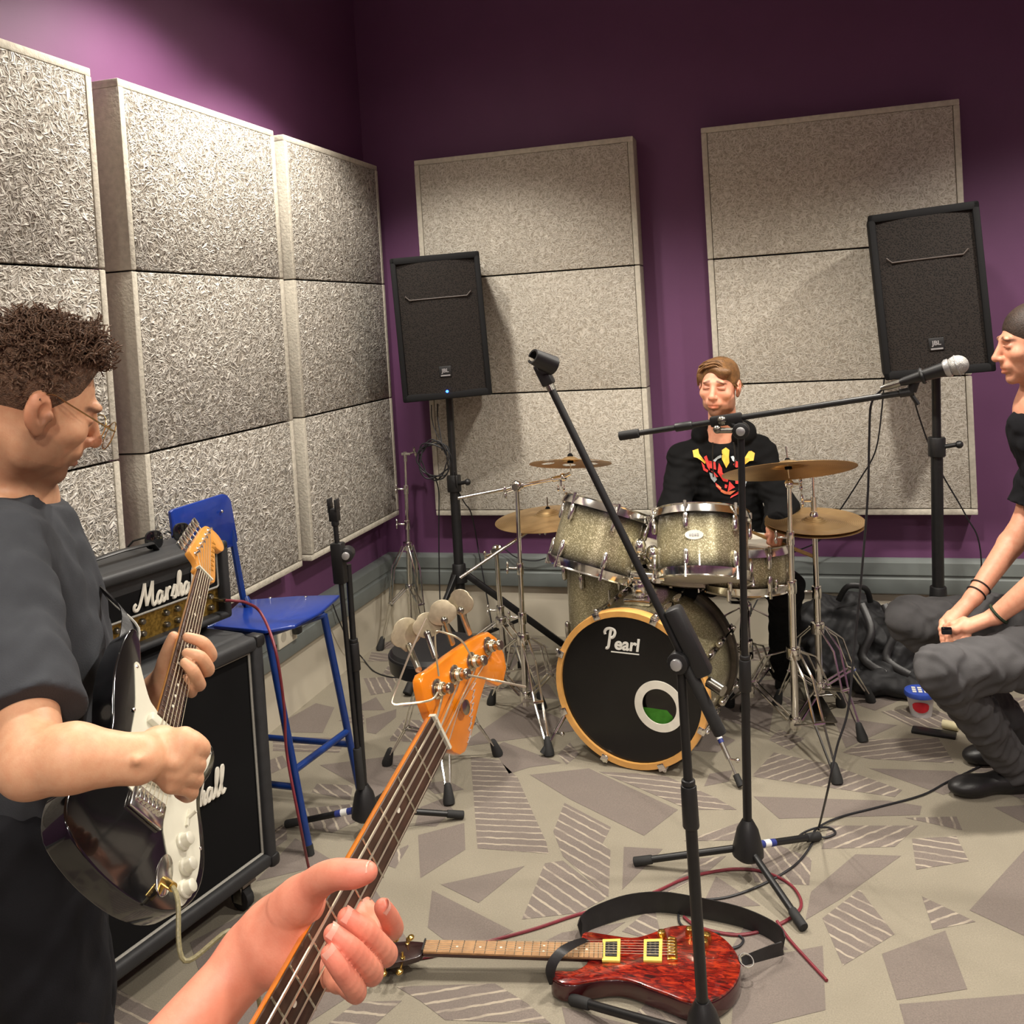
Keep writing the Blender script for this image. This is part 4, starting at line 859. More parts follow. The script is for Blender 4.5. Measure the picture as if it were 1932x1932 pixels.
def neck_parts(fr, root, L, nfr, w0, w1, uend, m_board, m_neck, thick, nut_m='cream', dots=(3, 5, 7, 9, 15, 17, 19), side_dots=False, sgn=1, board_h=.006, strings=6, sw0=.035, sw1=.052, sr=(.0006, .0003), h0=.0075):
    # fr: u from the nut (0) toward the body, v across, h above the board surface (0)
    wd = lambda u: w0 + (w1 - w0) * u / uend
    mb = MB(); n = 9; vs = []; K = 10
    for i in range(K + 1):
        u = uend * i / K; wv = wd(u) / 2
        for j in range(n):
            a = math.pi * j / (n - 1); vs.append(fr(u, wv * math.cos(a), -board_h - thick * math.sin(a) ** .8))
    mb.add(vs, [[i * n + j, i * n + j + 1, (i + 1) * n + j + 1, (i + 1) * n + j] for i in range(K) for j in range(n - 1)] + [[i * n, (i + 1) * n, (i + 1) * n + n - 1, i * n + n - 1] for i in range(K)] + [list(range(n)), [K * n + j for j in range(n)][::-1]])
    mb.build('neck', m_neck, root)
    bd = MB().prism([fr(0, w0 / 2), fr(0, -w0 / 2), fr(uend, -w1 / 2), fr(uend, w1 / 2)], fr.N * -board_h).build('fingerboard', m_board, root, bevel=.001, seg=1)
    MB().box(fr(-.002, 0, -.0005), (.004, w0, .009), (fr.U, fr.W, fr.N)).build('nut', MT[nut_m], root)
    for k in range(1, nfr + 1):
        u = fret_pos(L, k)
        if u > uend: break
        MB().tube([fr(u, wd(u) / 2 - .0005), fr(u, 0, .0003), fr(u, -wd(u) / 2 + .0005)], .0013, 6, flat=.9).build('fret', MT['frets'], bd)
    for k in list(dots) + [12]:
        u = (fret_pos(L, k) + fret_pos(L, k - 1)) / 2
        if u > uend: continue
        for v in ((0,) if k != 12 else (-.011, .011)): MB().lathe(fr(u, v, .0001), fr.N, [(.003, 0), (.003, .0003)], 12).build('inlay', MT['inlay'], bd)
    for i in range(strings):
        f = i / (strings - 1) - .5; r = sr[0] + (sr[1] - sr[0]) * i / (strings - 1)
        MB().tube([fr(0, -f * sw0 * sgn, .003), fr(L, -f * sw1 * sgn, h0)], r, 6).build('string', MT['strings'], root)
# --- bass in the hands of the photographer
Ub = camv(-.335, -.403, .852).normalized(); Ob = dp(830, 1383, 1.16); vb = (Vector(EYEP) - Ob); vpb = (vb - Ub * vb.dot(Ub)).normalized(); eR = -Ub.cross(vpb).normalized()
if (RC.T @ np.array(eR))[0] < 0: eR = -eR
th = math.radians(46); Nb = (vpb * math.cos(th) + eR * math.sin(th)).normalized(); Wb = Ub.cross(Nb).normalized()
if (RC.T @ np.array(Wb))[0] > 0: Wb = -Wb
fb = Frame3(Ob, Ub, Nb, Wb)
bass = thing('bass_guitar', 'orange lacquered bass guitar neck and headstock, held in the near hand', 'bass guitar', Ob)
neck_parts(fb, bass, .864, 20, .052, .068, .625, m_rose, m_amber, .017, board_h=.002, strings=4, sw0=.038, sw1=.058, sr=(.0016, .0008), h0=.008)
hp = lambda x, y, h=-.012: onp(x, y, Ob + Nb * h, Nb)
HO = [(814, 1355), (803, 1326), (797, 1300), (795, 1284), (800, 1272), (818, 1261), (850, 1236), (886, 1211), (908, 1199), (923, 1192), (938, 1203), (952, 1233), (957, 1260), (951, 1290), (941, 1295), (930, 1291), (918, 1284), (906, 1325), (897, 1364), (888, 1395), (879, 1419), (869, 1425), (857, 1420), (848, 1410)]
hd_b = MB().prism([hp(*p) for p in HO], Nb * -.015).build('headstock', m_amber, bass, bevel=.003, seg=2)
dec = MB()
for i in range(9):
    a = hp(882 + (i % 2) * 3 + i * .9, 1402 - i * 12.5, -.0115); dec.tube([a, hp(888 + i * 1.2, 1388 - i * 12.5, -.0115), hp(884 + i * 1.3, 1392 - i * 12.6, -.0115)], .0007, 5)
dec.build('decal', MT['silver'], hd_b)
m_clover = mat('aged_nickel_knob', (172, 160, 134), .42, .5, var=.14, vs=120)
posts = [(824, 1300), (857, 1273), (889, 1248), (920, 1219)]; knobs = [((767, 1194), (773, 1228), (790, 1264), 34), ((806, 1180), (806, 1204), (822, 1241), 29), ((834, 1156), (841, 1178), (853, 1214), 29), ((868, 1136), (871, 1160), (885, 1194), 29)]
for i, (pp, kk) in enumerate(zip(posts, knobs)):
    b = hp(pp[0], pp[1]); tn = MB().lathe(b, Nb, [(.0125, -.0005), (.0125, .0015), (.0095, .003), (.0075, .0035)], 18).build('tuner', MT['nickel'], bass)
    MB().lathe(b, Nb, [(.0072, .003), (.0072, .008), (.0058, .012), (.0066, .016), (.0072, .02), (.006, .0225)], 16).build('tuner_post', MT['nickel'], tn)
    dK = 1.235 - .012 * i * 0; c = dp(kk[0][0], kk[0][1], dK); s0 = dp(kk[1][0], kk[1][1], dK - .002); s1 = hp(kk[2][0], kk[2][1], -.022)
    up_ = (c - s0).normalized(); vw = (Vector(EYEP) - c).normalized(); nk = (vw + Vector(((.75, .3, -.25, -.55)[i], 0, (-.5, .1, .25, .1)[i]))); nk = (nk - up_ * nk.dot(up_)).normalized(); sd = up_.cross(nk)
    R = kk[3] * dK / F
    # clover outline: three lobes and a narrow stem
    ol = []
    for q in range(30):
        a = math.radians(-60 + 300 * q / 29); rr = R * (.8 + .2 * abs(math.cos(1.5 * (a - math.pi / 2))) ** .5); ol.append(c + sd * (rr * math.cos(a) * 1.0) + up_ * (rr * .82 * math.sin(a)))
    ol = [s0 + sd * (R * .22)] + ol + [s0 - sd * (R * .22)]
    k = MB().prism(ol, nk * -.0028).build('tuner_key', m_clover, tn, bevel=.0008)
    MB().cyl(s0 + up_ * .006, s1, .0042).sph(s0 + up_ * .006, .005, nu=8, nv=6).build('key_shaft', MT['steel'], tn)
    MB().tube([fb(0, (.5 - i / 3) * .038, .003)] + ([hp(868, 1330, -.004)] if i == 3 else []) + [b + Nb * .006 + Wb * -.0072], .0016 - .00027 * i, 6).torus(b + Nb * .0075, Nb, .0074, .0012, 18, 6).torus(b + Nb * .0098, Nb, .0072, .0012, 18, 6).build('string', MT['strings'], bass)
tr = MB().lathe(hp(868, 1335, -.012), Nb, [(.004, 0), (.004, .006), (.0095, .007), (.0095, .0095), (.005, .0105)], 18).build('string_tree', MT['nickel'], bass)
for pts, nm in (([(826, 1306), (818, 1318), (800, 1324), (764, 1328), (745, 1329), (740, 1322), (749, 1296), (776, 1227), (804, 1166)], 'string_end'), ([(884, 1274), (930, 1283), (992, 1296)], 'string_end'), ([(890, 1240), (875, 1214), (861, 1202), (843, 1195), (825, 1191), (821, 1199), (823, 1236), (828, 1275)], 'string_end')):
    dd = [1.13] * len(pts); MB().tube(catmull([dp(x, y, 1.125 - .02 * math.sin(3.14 * i / (len(pts) - 1))) for i, (x, y) in enumerate(pts)], 5), .0012, 6).build(nm, MT['strings'], bass)
BB = [(.53, .034), (.50, .07), (.46, .13), (.47, .16), (.53, .178), (.60, .15), (.68, .13), (.78, .16), (.9, .19), (1.0, .17), (1.05, .08), (1.04, -.05), (.98, -.15), (.88, -.19), (.78, -.17), (.7, -.13), (.62, -.14), (.56, -.16), (.53, -.14), (.56, -.09), (.585, -.05), (.6, -.034)]
MB().prism(catmull([fb(u, v, -.008) for u, v in BB], 4, True), Nb * -.042).build('body', mat('dark_sunburst', (40, 24, 18), .2, coat=.8), bass, bevel=.008, seg=3)
MB().box(fb(.87, 0, -.002), (.05, .085, .016), (Ub, Wb, Nb)).build('bridge', MT['chrome'], bass, bevel=.003)
MB().box(fb(.73, 0, -.002), (.04, .09, .012), (Ub, Wb, Nb)).build('pickup', MT['black'], bass, bevel=.003)

# --- black guitar of the guitarist
GK = .85
Ug, Wg, Ng = camv(.14545, -.40032, .90476).normalized(), camv(-.50607, .75569, .41572).normalized(), camv(.85014, .51833, .09267).normalized()
gN = Vector(EYEP) + camv(-.7287, -.52524, -2.25615) * GK
fg = Frame3(gN, Ug, Ng, Wg, GK)
strat = thing('electric_guitar', 'glossy black electric guitar with white pickguard, played by the standing guitarist', 'guitar', gN)
neck_parts(fg, strat, .648, 21, .043, .057, .466, m_rose, m_honey, .017, strings=6, sw0=.035, sw1=.053, sr=(.0009, .0005), h0=.012)
bo = lambda u, v, h=0.: fg(.648 - u, v, h)
SO = [(.19, .036), (.2, .06), (.24, .085), (.3, .108), (.328, .125), (.322, .143), (.27, .152), (.2, .15), (.15, .138), (.1, .122), (.06, .118), (.01, .13), (-.05, .153), (-.1, .16), (-.145, .14), (-.17, .08), (-.178, .01), (-.17, -.06), (-.14, -.12), (-.09, -.158), (-.03, -.166), (.03, -.15), (.075, -.13), (.12, -.126), (.165, -.142), (.205, -.145), (.228, -.128), (.222, -.1), (.195, -.065), (.172, -.045), (.172, -.03)]
MB().prism(catmull([bo(u, v, -.008) for u, v in SO], 4, True), Ng * -.043).build('body', MT['blacklac'], strat, bevel=.011, seg=4)
PG = [(.19, .032), (.2, .055), (.232, .082), (.255, .1), (.25, .112), (.22, .102), (.16, .082), (.1, .074), (.04, .064), (.01, .052), (-.004, .04), (-.004, -.036), (-.03, -.05), (-.07, -.075), (-.11, -.1), (-.13, -.118), (-.12, -.132), (-.07, -.148), (-.02, -.148), (.03, -.132), (.075, -.114), (.12, -.11), (.165, -.126), (.2, -.13), (.215, -.122), (.208, -.102), (.185, -.07), (.165, -.045), (.166, -.032)]
pg = MB().prism(catmull([bo(u, v, -.006) for u, v in PG], 4, True), Ng * -.0024).build('pickguard', MT['cream'], strat)
for u, sl in ((.158, 0), (.1, 0), (.046, .012)):
    d_ = (Wg + Ug * (sl / .04)).normalized(); pk = MB().box(bo(u, 0, -.001), (.019, .084, .014), (d_.cross(Ng), d_, Ng)).build('pickup', MT['cream'], strat, bevel=.005)
    for i in range(6): MB().cyl(bo(u, 0, .0055) + d_ * (.0105 * (i - 2.5)), bo(u, 0, .0068) + d_ * (.0105 * (i - 2.5)), .0024, n=8).build('pole_piece', MT['steel'], pk)
for u, v in ((-.022, -.098), (-.062, -.116), (-.1, -.124)): MB().lathe(bo(u, v, -.006), Ng, [(.0135, 0), (.0135, .004), (.011, .006), (.0095, .016), (.007, .0175)], 16).build('knob', MT['cream'], strat)
MB().box(bo(.03, -.1, -.004), (.03, .004, .004), (Ug, Wg, Ng)).cyl(bo(.03, -.1, -.004), bo(.036, -.1, .012), .003).build('selector_switch', MT['cream'], strat)
br = MB().box(bo(-.012, 0, -.004), (.042, .07, .007), (Ug, Wg, Ng)).build('bridge', MT['chrome'], strat, bevel=.002)
for i in range(6): MB().box(bo(-.004 - .001 * i, .0105 * (i - 2.5), .003), (.018, .0088, .007), (Ug, Wg, Ng)).build('saddle', MT['chrome'], br, bevel=.0015)
jk_ = bo(-.1, -.075, -.006); jp = MB().prism(catmull([jk_ + Ug * (.034 * math.cos(a)) + Wg * (.016 * math.sin(a)) for a in [i * .7854 for i in range(8)]], 3, True), Ng * -.003).build('jack_plate', MT['chrome'], strat, bevel=.001)
MB().cyl(jk_ + Ug * .01, jk_ + Ug * .03 + Ng * .02, .0065).build('jack_plug', MT['gold'], jp)
for u, v in ((.245, .105), (.15, .083), (.06, .068), (.2, -.125), (.12, -.108), (-.005, -.145)): MB().sph(bo(u, v, -.0058), (.0032, .0032, .0018), (Ug, Wg, Ng), 8, 6).build('screw', MT['chrome'], pg)
SH_ = [(0, .0215), (.018, .022), (.028, .03), (.034, .05), (.046, .054), (.1, .044), (.16, .033), (.18, .024), (.19, .004), (.192, -.022), (.182, -.042), (.165, -.05), (.148, -.044), (.142, -.03), (.138, -.018), (.11, -.026), (.07, -.036), (.036, -.043), (.02, -.043), (.01, -.034), (.004, -.0215)]
hs = MB().prism(catmull([fg(-u, v, -.008) for u, v in SH_], 3, True), Ng * -.0135).build('headstock', m_honey, strat, bevel=.002)
for i in range(6):
    f = i / 5; u = -.046 - .0245 * i; v = .036 - .0018 * i * 2.3; b = fg(u, v, -.008)
    tn = MB().lathe(b, Ng, [(.0052, 0), (.0052, .002), (.0033, .003), (.0028, .011)], 12).build('tuner', MT['chrome'], strat)
    e = fg(u, .052 - .0021 * i * 2.3, -.02); d_ = (Wg * 1 - Ug * .15).normalized()
    MB().cyl(e - d_ * .01, e + d_ * .012, .003, n=8).box(e + d_ * .02, (.015, .018, .007), (frame(d_, Ng)[0], d_, frame(d_, Ng)[1])).build('tuner_key', MT['chrome'], tn, bevel=.003)
    MB().tube([fg(0, (.5 - f) * .035, .003), b + Ng * .006], .0006, 5).build('string', MT['strings'], strat)
dec = MB()
for i in range(7): dec.tube([fg(-.045 - .016 * i, -.018 + .002 * i, -.0074), fg(-.05 - .016 * i, -.03 + .002 * i, -.0074), fg(-.055 - .016 * i, -.02 + .002 * i, -.0074)], .0008, 5)
dec.build('decal', MT['gold'], hs)
cable('gold braided cable leaving the jack of the black guitar', [jk_ + Ug * .03 + Ng * .02, jk_ + Ug * .06 + Ng * .035, jk_ + Ug * .1 + Ng * .05 - Vector((0, 0, .05)), dp(440, 1755, 1.33), dp(478, 1832, 1.36), dp(520, 1980, 1.42), fl(640, 2000, .3), fl(760, 1990, .004), fl(900, 2040, .004)], .0034, 'goldcable')
# --- red guitar on the carpet
def ribbon(A, B, th, sub=5):
    a, b = catmull(A, sub), catmull(B, sub); n = len(a); mb = MB(); nr = []
    for i in range(n):
        t_ = (a[min(i + 1, n - 1)] - a[max(i - 1, 0)]).normalized(); nr.append(t_.cross(b[i] - a[i]).normalized() * th)
    mb.add(a + b + [p + q for p, q in zip(a, nr)] + [p + q for p, q in zip(b, nr)], [])
    for i in range(n - 1):
        mb.f += [[i, i + 1, n + i + 1, n + i], [2 * n + i, 3 * n + i, 3 * n + i + 1, 2 * n + i + 1], [i, 2 * n + i, 2 * n + i + 1, i + 1], [n + i, n + i + 1, 3 * n + i + 1, 3 * n + i]]
    mb.f += [[0, n, 3 * n, 2 * n], [n - 1, 3 * n - 1, 4 * n - 1, 2 * n - 1]]
    return mb
zr = .052; RO = [(1097, 1768), (1106, 1757), (1145, 1762), (1191, 1768), (1222, 1762), (1254, 1750), (1280, 1745), (1310, 1746), (1342, 1755), (1368, 1771), (1386, 1791), (1396, 1812), (1396, 1834), (1384, 1858), (1358, 1880), (1325, 1890), (1290, 1886), (1259, 1874), (1225, 1862), (1197, 1851), (1171, 1845), (1145, 1845), (1111, 1850), (1085, 1854), (1060, 1853), (1042, 1844), (1039, 1836), (1049, 1830), (1078, 1831), (1101, 1822), (1110, 1810), (1111, 1795), (1107, 1780)]
red = thing('electric_guitar', 'flamed red electric guitar with gold hardware lying on the carpet', 'guitar', fl(1230, 1815))
top = catmull([fl(x, y, zr) for x, y in RO], 3, True)
MB().prism([p - Vector((0, 0, .006)) for p in top], (0, 0, -.042)).build('body', m_redside, red, bevel=.006, seg=3)
MB().prism(top, (0, 0, -.008)).build('top', m_red, red, bevel=.004, seg=2)
n0, n1 = fl(801, 1784, .066), fl(1137, 1792, .0605); Ur = (n1 - n0).normalized(); Wr = Vector((-Ur.y, Ur.x, 0)).normalized(); Nr = Ur.cross(Wr).normalized()
if Nr.z < 0: Nr = -Nr
fr_ = Frame3(n0, Ur, Nr, -Wr if Wr.y < 0 else Wr); Lr = (n1 - n0).length; Ls = Lr / (1 - 2 ** (-22 / 12))
neck_parts(fr_, red, Ls, 22, .044, .057, Lr, m_tan, m_redside, .016, strings=6, sw0=.035, sw1=.05, sr=(.0005, .0003), h0=.01, sgn=-1, nut_m='black')
wr = fr_.W
hs = MB().prism(catmull([fr_(u, v, -.008 + u * .14) for u, v in [(-.003, .021), (-.03, .034), (-.06, .04), (-.12, .042), (-.165, .04), (-.172, .02), (-.155, 0), (-.165, -.03), (-.15, -.04), (-.1, -.042), (-.06, -.04), (-.03, -.034), (-.003, -.021)]], 3, True), Nr * -.014).build('headstock', mat('dark_brown_veneer', (42, 22, 20), .25, coat=.6, var=.2), red, bevel=.002)
for i in range(6):
    sg_ = 1 if i < 3 else -1; k = i % 3; u = -.05 - .04 * k; b = fr_(u, .027 * sg_, -.008 + u * .14)
    tn = MB().lathe(b, Nr, [(.006, 0), (.006, .003), (.0035, .004), (.003, .015)], 12).build('tuner', MT['gold'], red)
    e = fr_(u, .048 * sg_, -.016 + u * .14); MB().cyl(e - wr * (.01 * sg_), e + wr * (.006 * sg_), .003, n=8).sph(e + wr * (.016 * sg_), (.009, .011, .006), nu=10, nv=7).build('tuner_key', MT['gold'], tn)
for x0, x1 in ((1138, 1171), (1216, 1250)):
    a, b, c, d = fl(x0 - 1, 1776, zr), fl(x1, 1775, zr), fl(x1 - 1, 1817, zr), fl(x0 - 2, 1816, zr); k = MB().prism([a, b, c, d], (0, 0, .006)).build('pickup_ring', m_creamr, red, bevel=.001)
    m_ = (a + b + c + d) / 4; g_ = [m_ + (p - m_) * .66 for p in (a, b, c, d)]; pk = MB().prism(g_, (0, 0, .0085)).build('pickup', MT['black'], k, bevel=.001)
    for i in range(6):
        for s_ in (-.4, .4): p = m_ + (b - a) * (s_ * .33) + (d - a) * (.1 * (i - 2.5)); MB().cyl(p + Vector((0, 0, .008)), p + Vector((0, 0, .0096)), .0026, n=8).build('pole_piece', MT['steel'], pk)
a, b, c, d = fl(1258, 1775, zr), fl(1277, 1775, zr), fl(1279, 1815, zr), fl(1259, 1815, zr)
br = MB().prism([a, b, c, d], (0, 0, .007)).build('bridge', MT['gold'], red, bevel=.0015); m_ = (a + b + c + d) / 4
for i in range(6): MB().box(m_ + (d - a) * (.15 * (i - 2.5)) + Vector((0, 0, .011)), (.018, .0085, .009)).build('saddle', MT['gold'], br, bevel=.0015)
for x, y in ((1249, 1768), (1302, 1762), (1329, 1785), (1334, 1773)):
    c = fl(x, y, zr); MB().lathe(c, (0, 0, 1), [(.012, 0), (.0115, .006), (.0095, .015), (.004, .017)], 16).build('knob', MT['gold'], red)
tA = [(1097, 1772), (1091, 1745), (1098, 1727), (1124, 1709), (1181, 1689), (1246, 1683), (1310, 1692), (1388, 1709), (1440, 1729), (1472, 1749), (1480, 1768)]; bA = [(1100, 1772), (1099, 1772), (1110, 1757), (1137, 1746), (1194, 1728), (1246, 1722), (1310, 1731), (1388, 1747), (1440, 1765), (1466, 1783), (1474, 1798)]
B_ = [fl(x, y, .002) for x, y in bA]; T_ = []
for (x, y), q in zip(tA, B_):
    d_ = ray(x, y); k = q.y / d_[1]; p = Vector(EYEP + d_ * k); T_.append(Vector((p.x, p.y, max(p.z, .02))))
T_[0] = Vector((T_[0].x, T_[0].y, .06)); B_[0].z = .045
sp_ = ribbon(T_, B_, .0028).build('strap', MT['leather'], red)
ribbon([fl(1099, 1770, .075), fl(1078, 1776, .09), fl(1052, 1790, .1), fl(1034, 1812, .09), fl(1029, 1836, .07), fl(1036, 1856, .035)], [fl(1113, 1776, .06), fl(1094, 1784, .075), fl(1071, 1798, .088), fl(1054, 1816, .08), fl(1046, 1836, .06), fl(1049, 1856, .03)], .0028).build('strap_end', MT['leather'], sp_)
ribbon([fl(1474, 1776, .05), fl(1450, 1784, .05), fl(1410, 1800, .055), fl(1398, 1806, .05)], [fl(1478, 1800, .006), fl(1452, 1808, .02), fl(1418, 1818, .035), fl(1402, 1822, .035)], .0028).build('strap_end', MT['leather'], sp_)
MB().torus(fl(1408, 1812, .052), (.3, -.3, 1), .017, .0022, 20, 6).build('strap_buckle', MT['chrome'], sp_)
# ---------------------------------------------------------------- organic shapes: blended volumes turned into one skin
class Flesh:
    def __init__(s, lo, hi, vox):
        s.lo = np.array(lo, np.float32); s.vox = vox; s.n = np.ceil((np.array(hi) - s.lo) / vox).astype(int) + 1
        s.D = np.full(s.n, .06, np.float32)
    def sl(s, lo, hi):
        a = np.clip(np.floor((np.array(lo) - s.lo) / s.vox).astype(int), 0, s.n); b = np.clip(np.ceil((np.array(hi) - s.lo) / s.vox).astype(int) + 1, 0, s.n)
        if np.any(b <= a): return None, None
        g = [(s.lo[i] + s.vox * np.arange(a[i], b[i])).astype(np.float32).reshape([-1 if j == i else 1 for j in range(3)]) for i in range(3)]
        return tuple(slice(a[i], b[i]) for i in range(3)), g
    def put(s, q, d, k, op):
        D = s.D[q]
        if op == '+':
            if k > 0:
                h = np.clip(.5 + .5 * (D - d) / k, 0, 1); D[...] = D + (d - D) * h - k * h * (1 - h)
            else: np.minimum(D, d, out=D)
        elif k > 0:
            d = -d; h = np.clip(.5 - .5 * (D - d) / k, 0, 1); D[...] = D + (d - D) * h + k * h * (1 - h)
        else: np.maximum(D, -d, out=D)
    def cone(s, a, b, ra, rb=None, k=.012, op='+', sq=None):
        a, b = np.array(a, float), np.array(b, float); rb = ra if rb is None else rb; m = max(ra, rb) + k + 2 * s.vox + .008
        q, g = s.sl(np.minimum(a, b) - m, np.maximum(a, b) + m)
        if q is None: return s
        v = b - a; L = max(float(v @ v), 1e-9); t = np.clip(((g[0] - a[0]) * v[0] + (g[1] - a[1]) * v[1] + (g[2] - a[2]) * v[2]) / L, 0, 1)
        x, y, z = g[0] - a[0] - t * v[0], g[1] - a[1] - t * v[1], g[2] - a[2] - t * v[2]
        if sq is not None:                      # flatten along a direction
            n_, f_ = sq; n_ = np.array(n_, float); dd = (x * n_[0] + y * n_[1] + z * n_[2]) * (1 / f_ - 1); x, y, z = x + n_[0] * dd, y + n_[1] * dd, z + n_[2] * dd
        s.put(q, np.sqrt(x * x + y * y + z * z) - (ra + (rb - ra) * t), k, op); return s
    def chain(s, P, R, k=.012, **kw):
        for i in range(len(P) - 1): s.cone(P[i], P[i + 1], R[i], R[i + 1], k, **kw)
        return s
    def ell(s, c, r, ax=None, k=.012, op='+'):
        c = np.array(c, float); r = np.array(r if hasattr(r, '__len__') else (r, r, r), float); m = r.max() + k + 2 * s.vox + .008
        q, g = s.sl(c - m, c + m)
        if q is None: return s
        x, y, z = g[0] - c[0], g[1] - c[1], g[2] - c[2]
        if ax is not None: x, y, z = [x * e[0] + y * e[1] + z * e[2] for e in ax]
        k0 = np.sqrt((x / r[0]) ** 2 + (y / r[1]) ** 2 + (z / r[2]) ** 2); k1 = np.sqrt((x / r[0] ** 2) ** 2 + (y / r[1] ** 2) ** 2 + (z / r[2] ** 2) ** 2) + 1e-6
        s.put(q, (k0 * (k0 - 1) / k1).astype(np.float32), k, op); return s
    def cut(s, p, nrm, R):                      # flat cut near p, removing the side nrm points to
        p = np.array(p, float); nn = np.array(Vector(nrm).normalized(), float); q, g = s.sl(p - R, p + R)
        d = (g[0] - p[0]) * nn[0] + (g[1] - p[1]) * nn[1] + (g[2] - p[2]) * nn[2]; r = np.sqrt((g[0] - p[0]) ** 2 + (g[1] - p[1]) ** 2 + (g[2] - p[2]) ** 2)
        s.D[q] = np.where(r < R, np.maximum(s.D[q], d), s.D[q]); return s
    def folds(s, A, wl, seed, stretch=(1, 1, 1)):
        r = np.random.default_rng(seed); g = [(s.lo[i] + s.vox * np.arange(s.n[i])).astype(np.float32).reshape([-1 if j == i else 1 for j in range(3)]) * stretch[i] for i in range(3)]
        f = 0
        for o in range(3):
            v = r.normal(size=3); v /= np.linalg.norm(v); w = r.normal(size=3); w /= np.linalg.norm(w); kf = 6.28 / wl * (1 + .6 * o)
            f = f + np.sin(kf * (g[0] * v[0] + g[1] * v[1] + g[2] * v[2]) + 1.6 * np.sin(kf * .45 * (g[0] * w[0] + g[1] * w[1] + g[2] * w[2]) + seed) + o) / (1 + .5 * o)
        s.D += (A * f).astype(np.float32); return s
    def build(s, name, mat, parent, col=None):
        D = np.clip(s.D, -.03, .03); g = openvdb.FloatGrid(.03); g.copyFromArray(D, tolerance=1e-5); g.transform = openvdb.createLinearTransform(s.vox)
        P, Q = g.convertToQuads(0.0)[:2]; P = P + s.lo; L = np.array(root_loc(parent))
        me = bpy.data.meshes.new(name); nq = len(Q)
        me.vertices.add(len(P)); me.vertices.foreach_set('co', (P - L).astype(np.float32).ravel()); me.loops.add(nq * 4); me.loops.foreach_set('vertex_index', Q[:, ::-1].astype(np.int32).ravel() if s.flip(P, Q) else Q.astype(np.int32).ravel())
        me.polygons.add(nq); me.polygons.foreach_set('loop_start', np.arange(0, nq * 4, 4, dtype=np.int32)); me.update(calc_edges=True); me.validate(); me.shade_smooth(); me.materials.append(mat)
        if col is not None:
            a = me.attributes.new('col', 'FLOAT_COLOR', 'POINT'); c = np.ones((len(P), 4), np.float32); c[:, :3] = col(P); a.data.foreach_set('color', c.ravel())
        o = bpy.data.objects.new(name, me); COL.objects.link(o); o.parent = parent; return o
    def flip(s, P, Q):
        # outward check: step along the normal and see whether the field grows
        i = np.linspace(0, len(Q) - 1, 200).astype(int); a, b, c = P[Q[i, 0]], P[Q[i, 1]], P[Q[i, 2]]; nn = np.cross(b - a, c - a); nn /= np.linalg.norm(nn, axis=1)[:, None] + 1e-9
        f = lambda X: s.D[tuple(np.clip(np.rint((X - s.lo) / s.vox).astype(int), 0, s.n - 1).T)]
        return np.mean(f(a + nn * s.vox * 2.5) - f(a - nn * s.vox * 2.5)) < 0
def skin_mat(name, rough=.5):
    t = NT(name); at = t.n('Attribute', attribute_name='col'); nz = t.noise(60, 4, .6)
    t.set('Base Color', t.mix(t.ramp(nz, [(.35, (0, 0, 0, 1)), (.75, (.35, .35, .35, 1))]), at.outputs['Color'], lin((228, 176, 158)), 'MULTIPLY')); t.set('Roughness', rough)
    t.set('Subsurface Weight', .12); t.set('Subsurface Radius', (.012, .005, .003)); t.set('Subsurface Scale', .5); t.bump(t.noise(420, 3), .14, .0012); return t.m
M_SKIN = skin_mat('skin')
def cloth(name, c, var=.14, bump=.35, bs=420, vs=14): return mat(name, c, .9, var=var, vs=vs, bump=bump, bs=bs, bd=.0012)
def smooth(e0, e1, x): t = np.clip((x - e0) / (e1 - e0), 0, 1); return t * t * (3 - 2 * t)
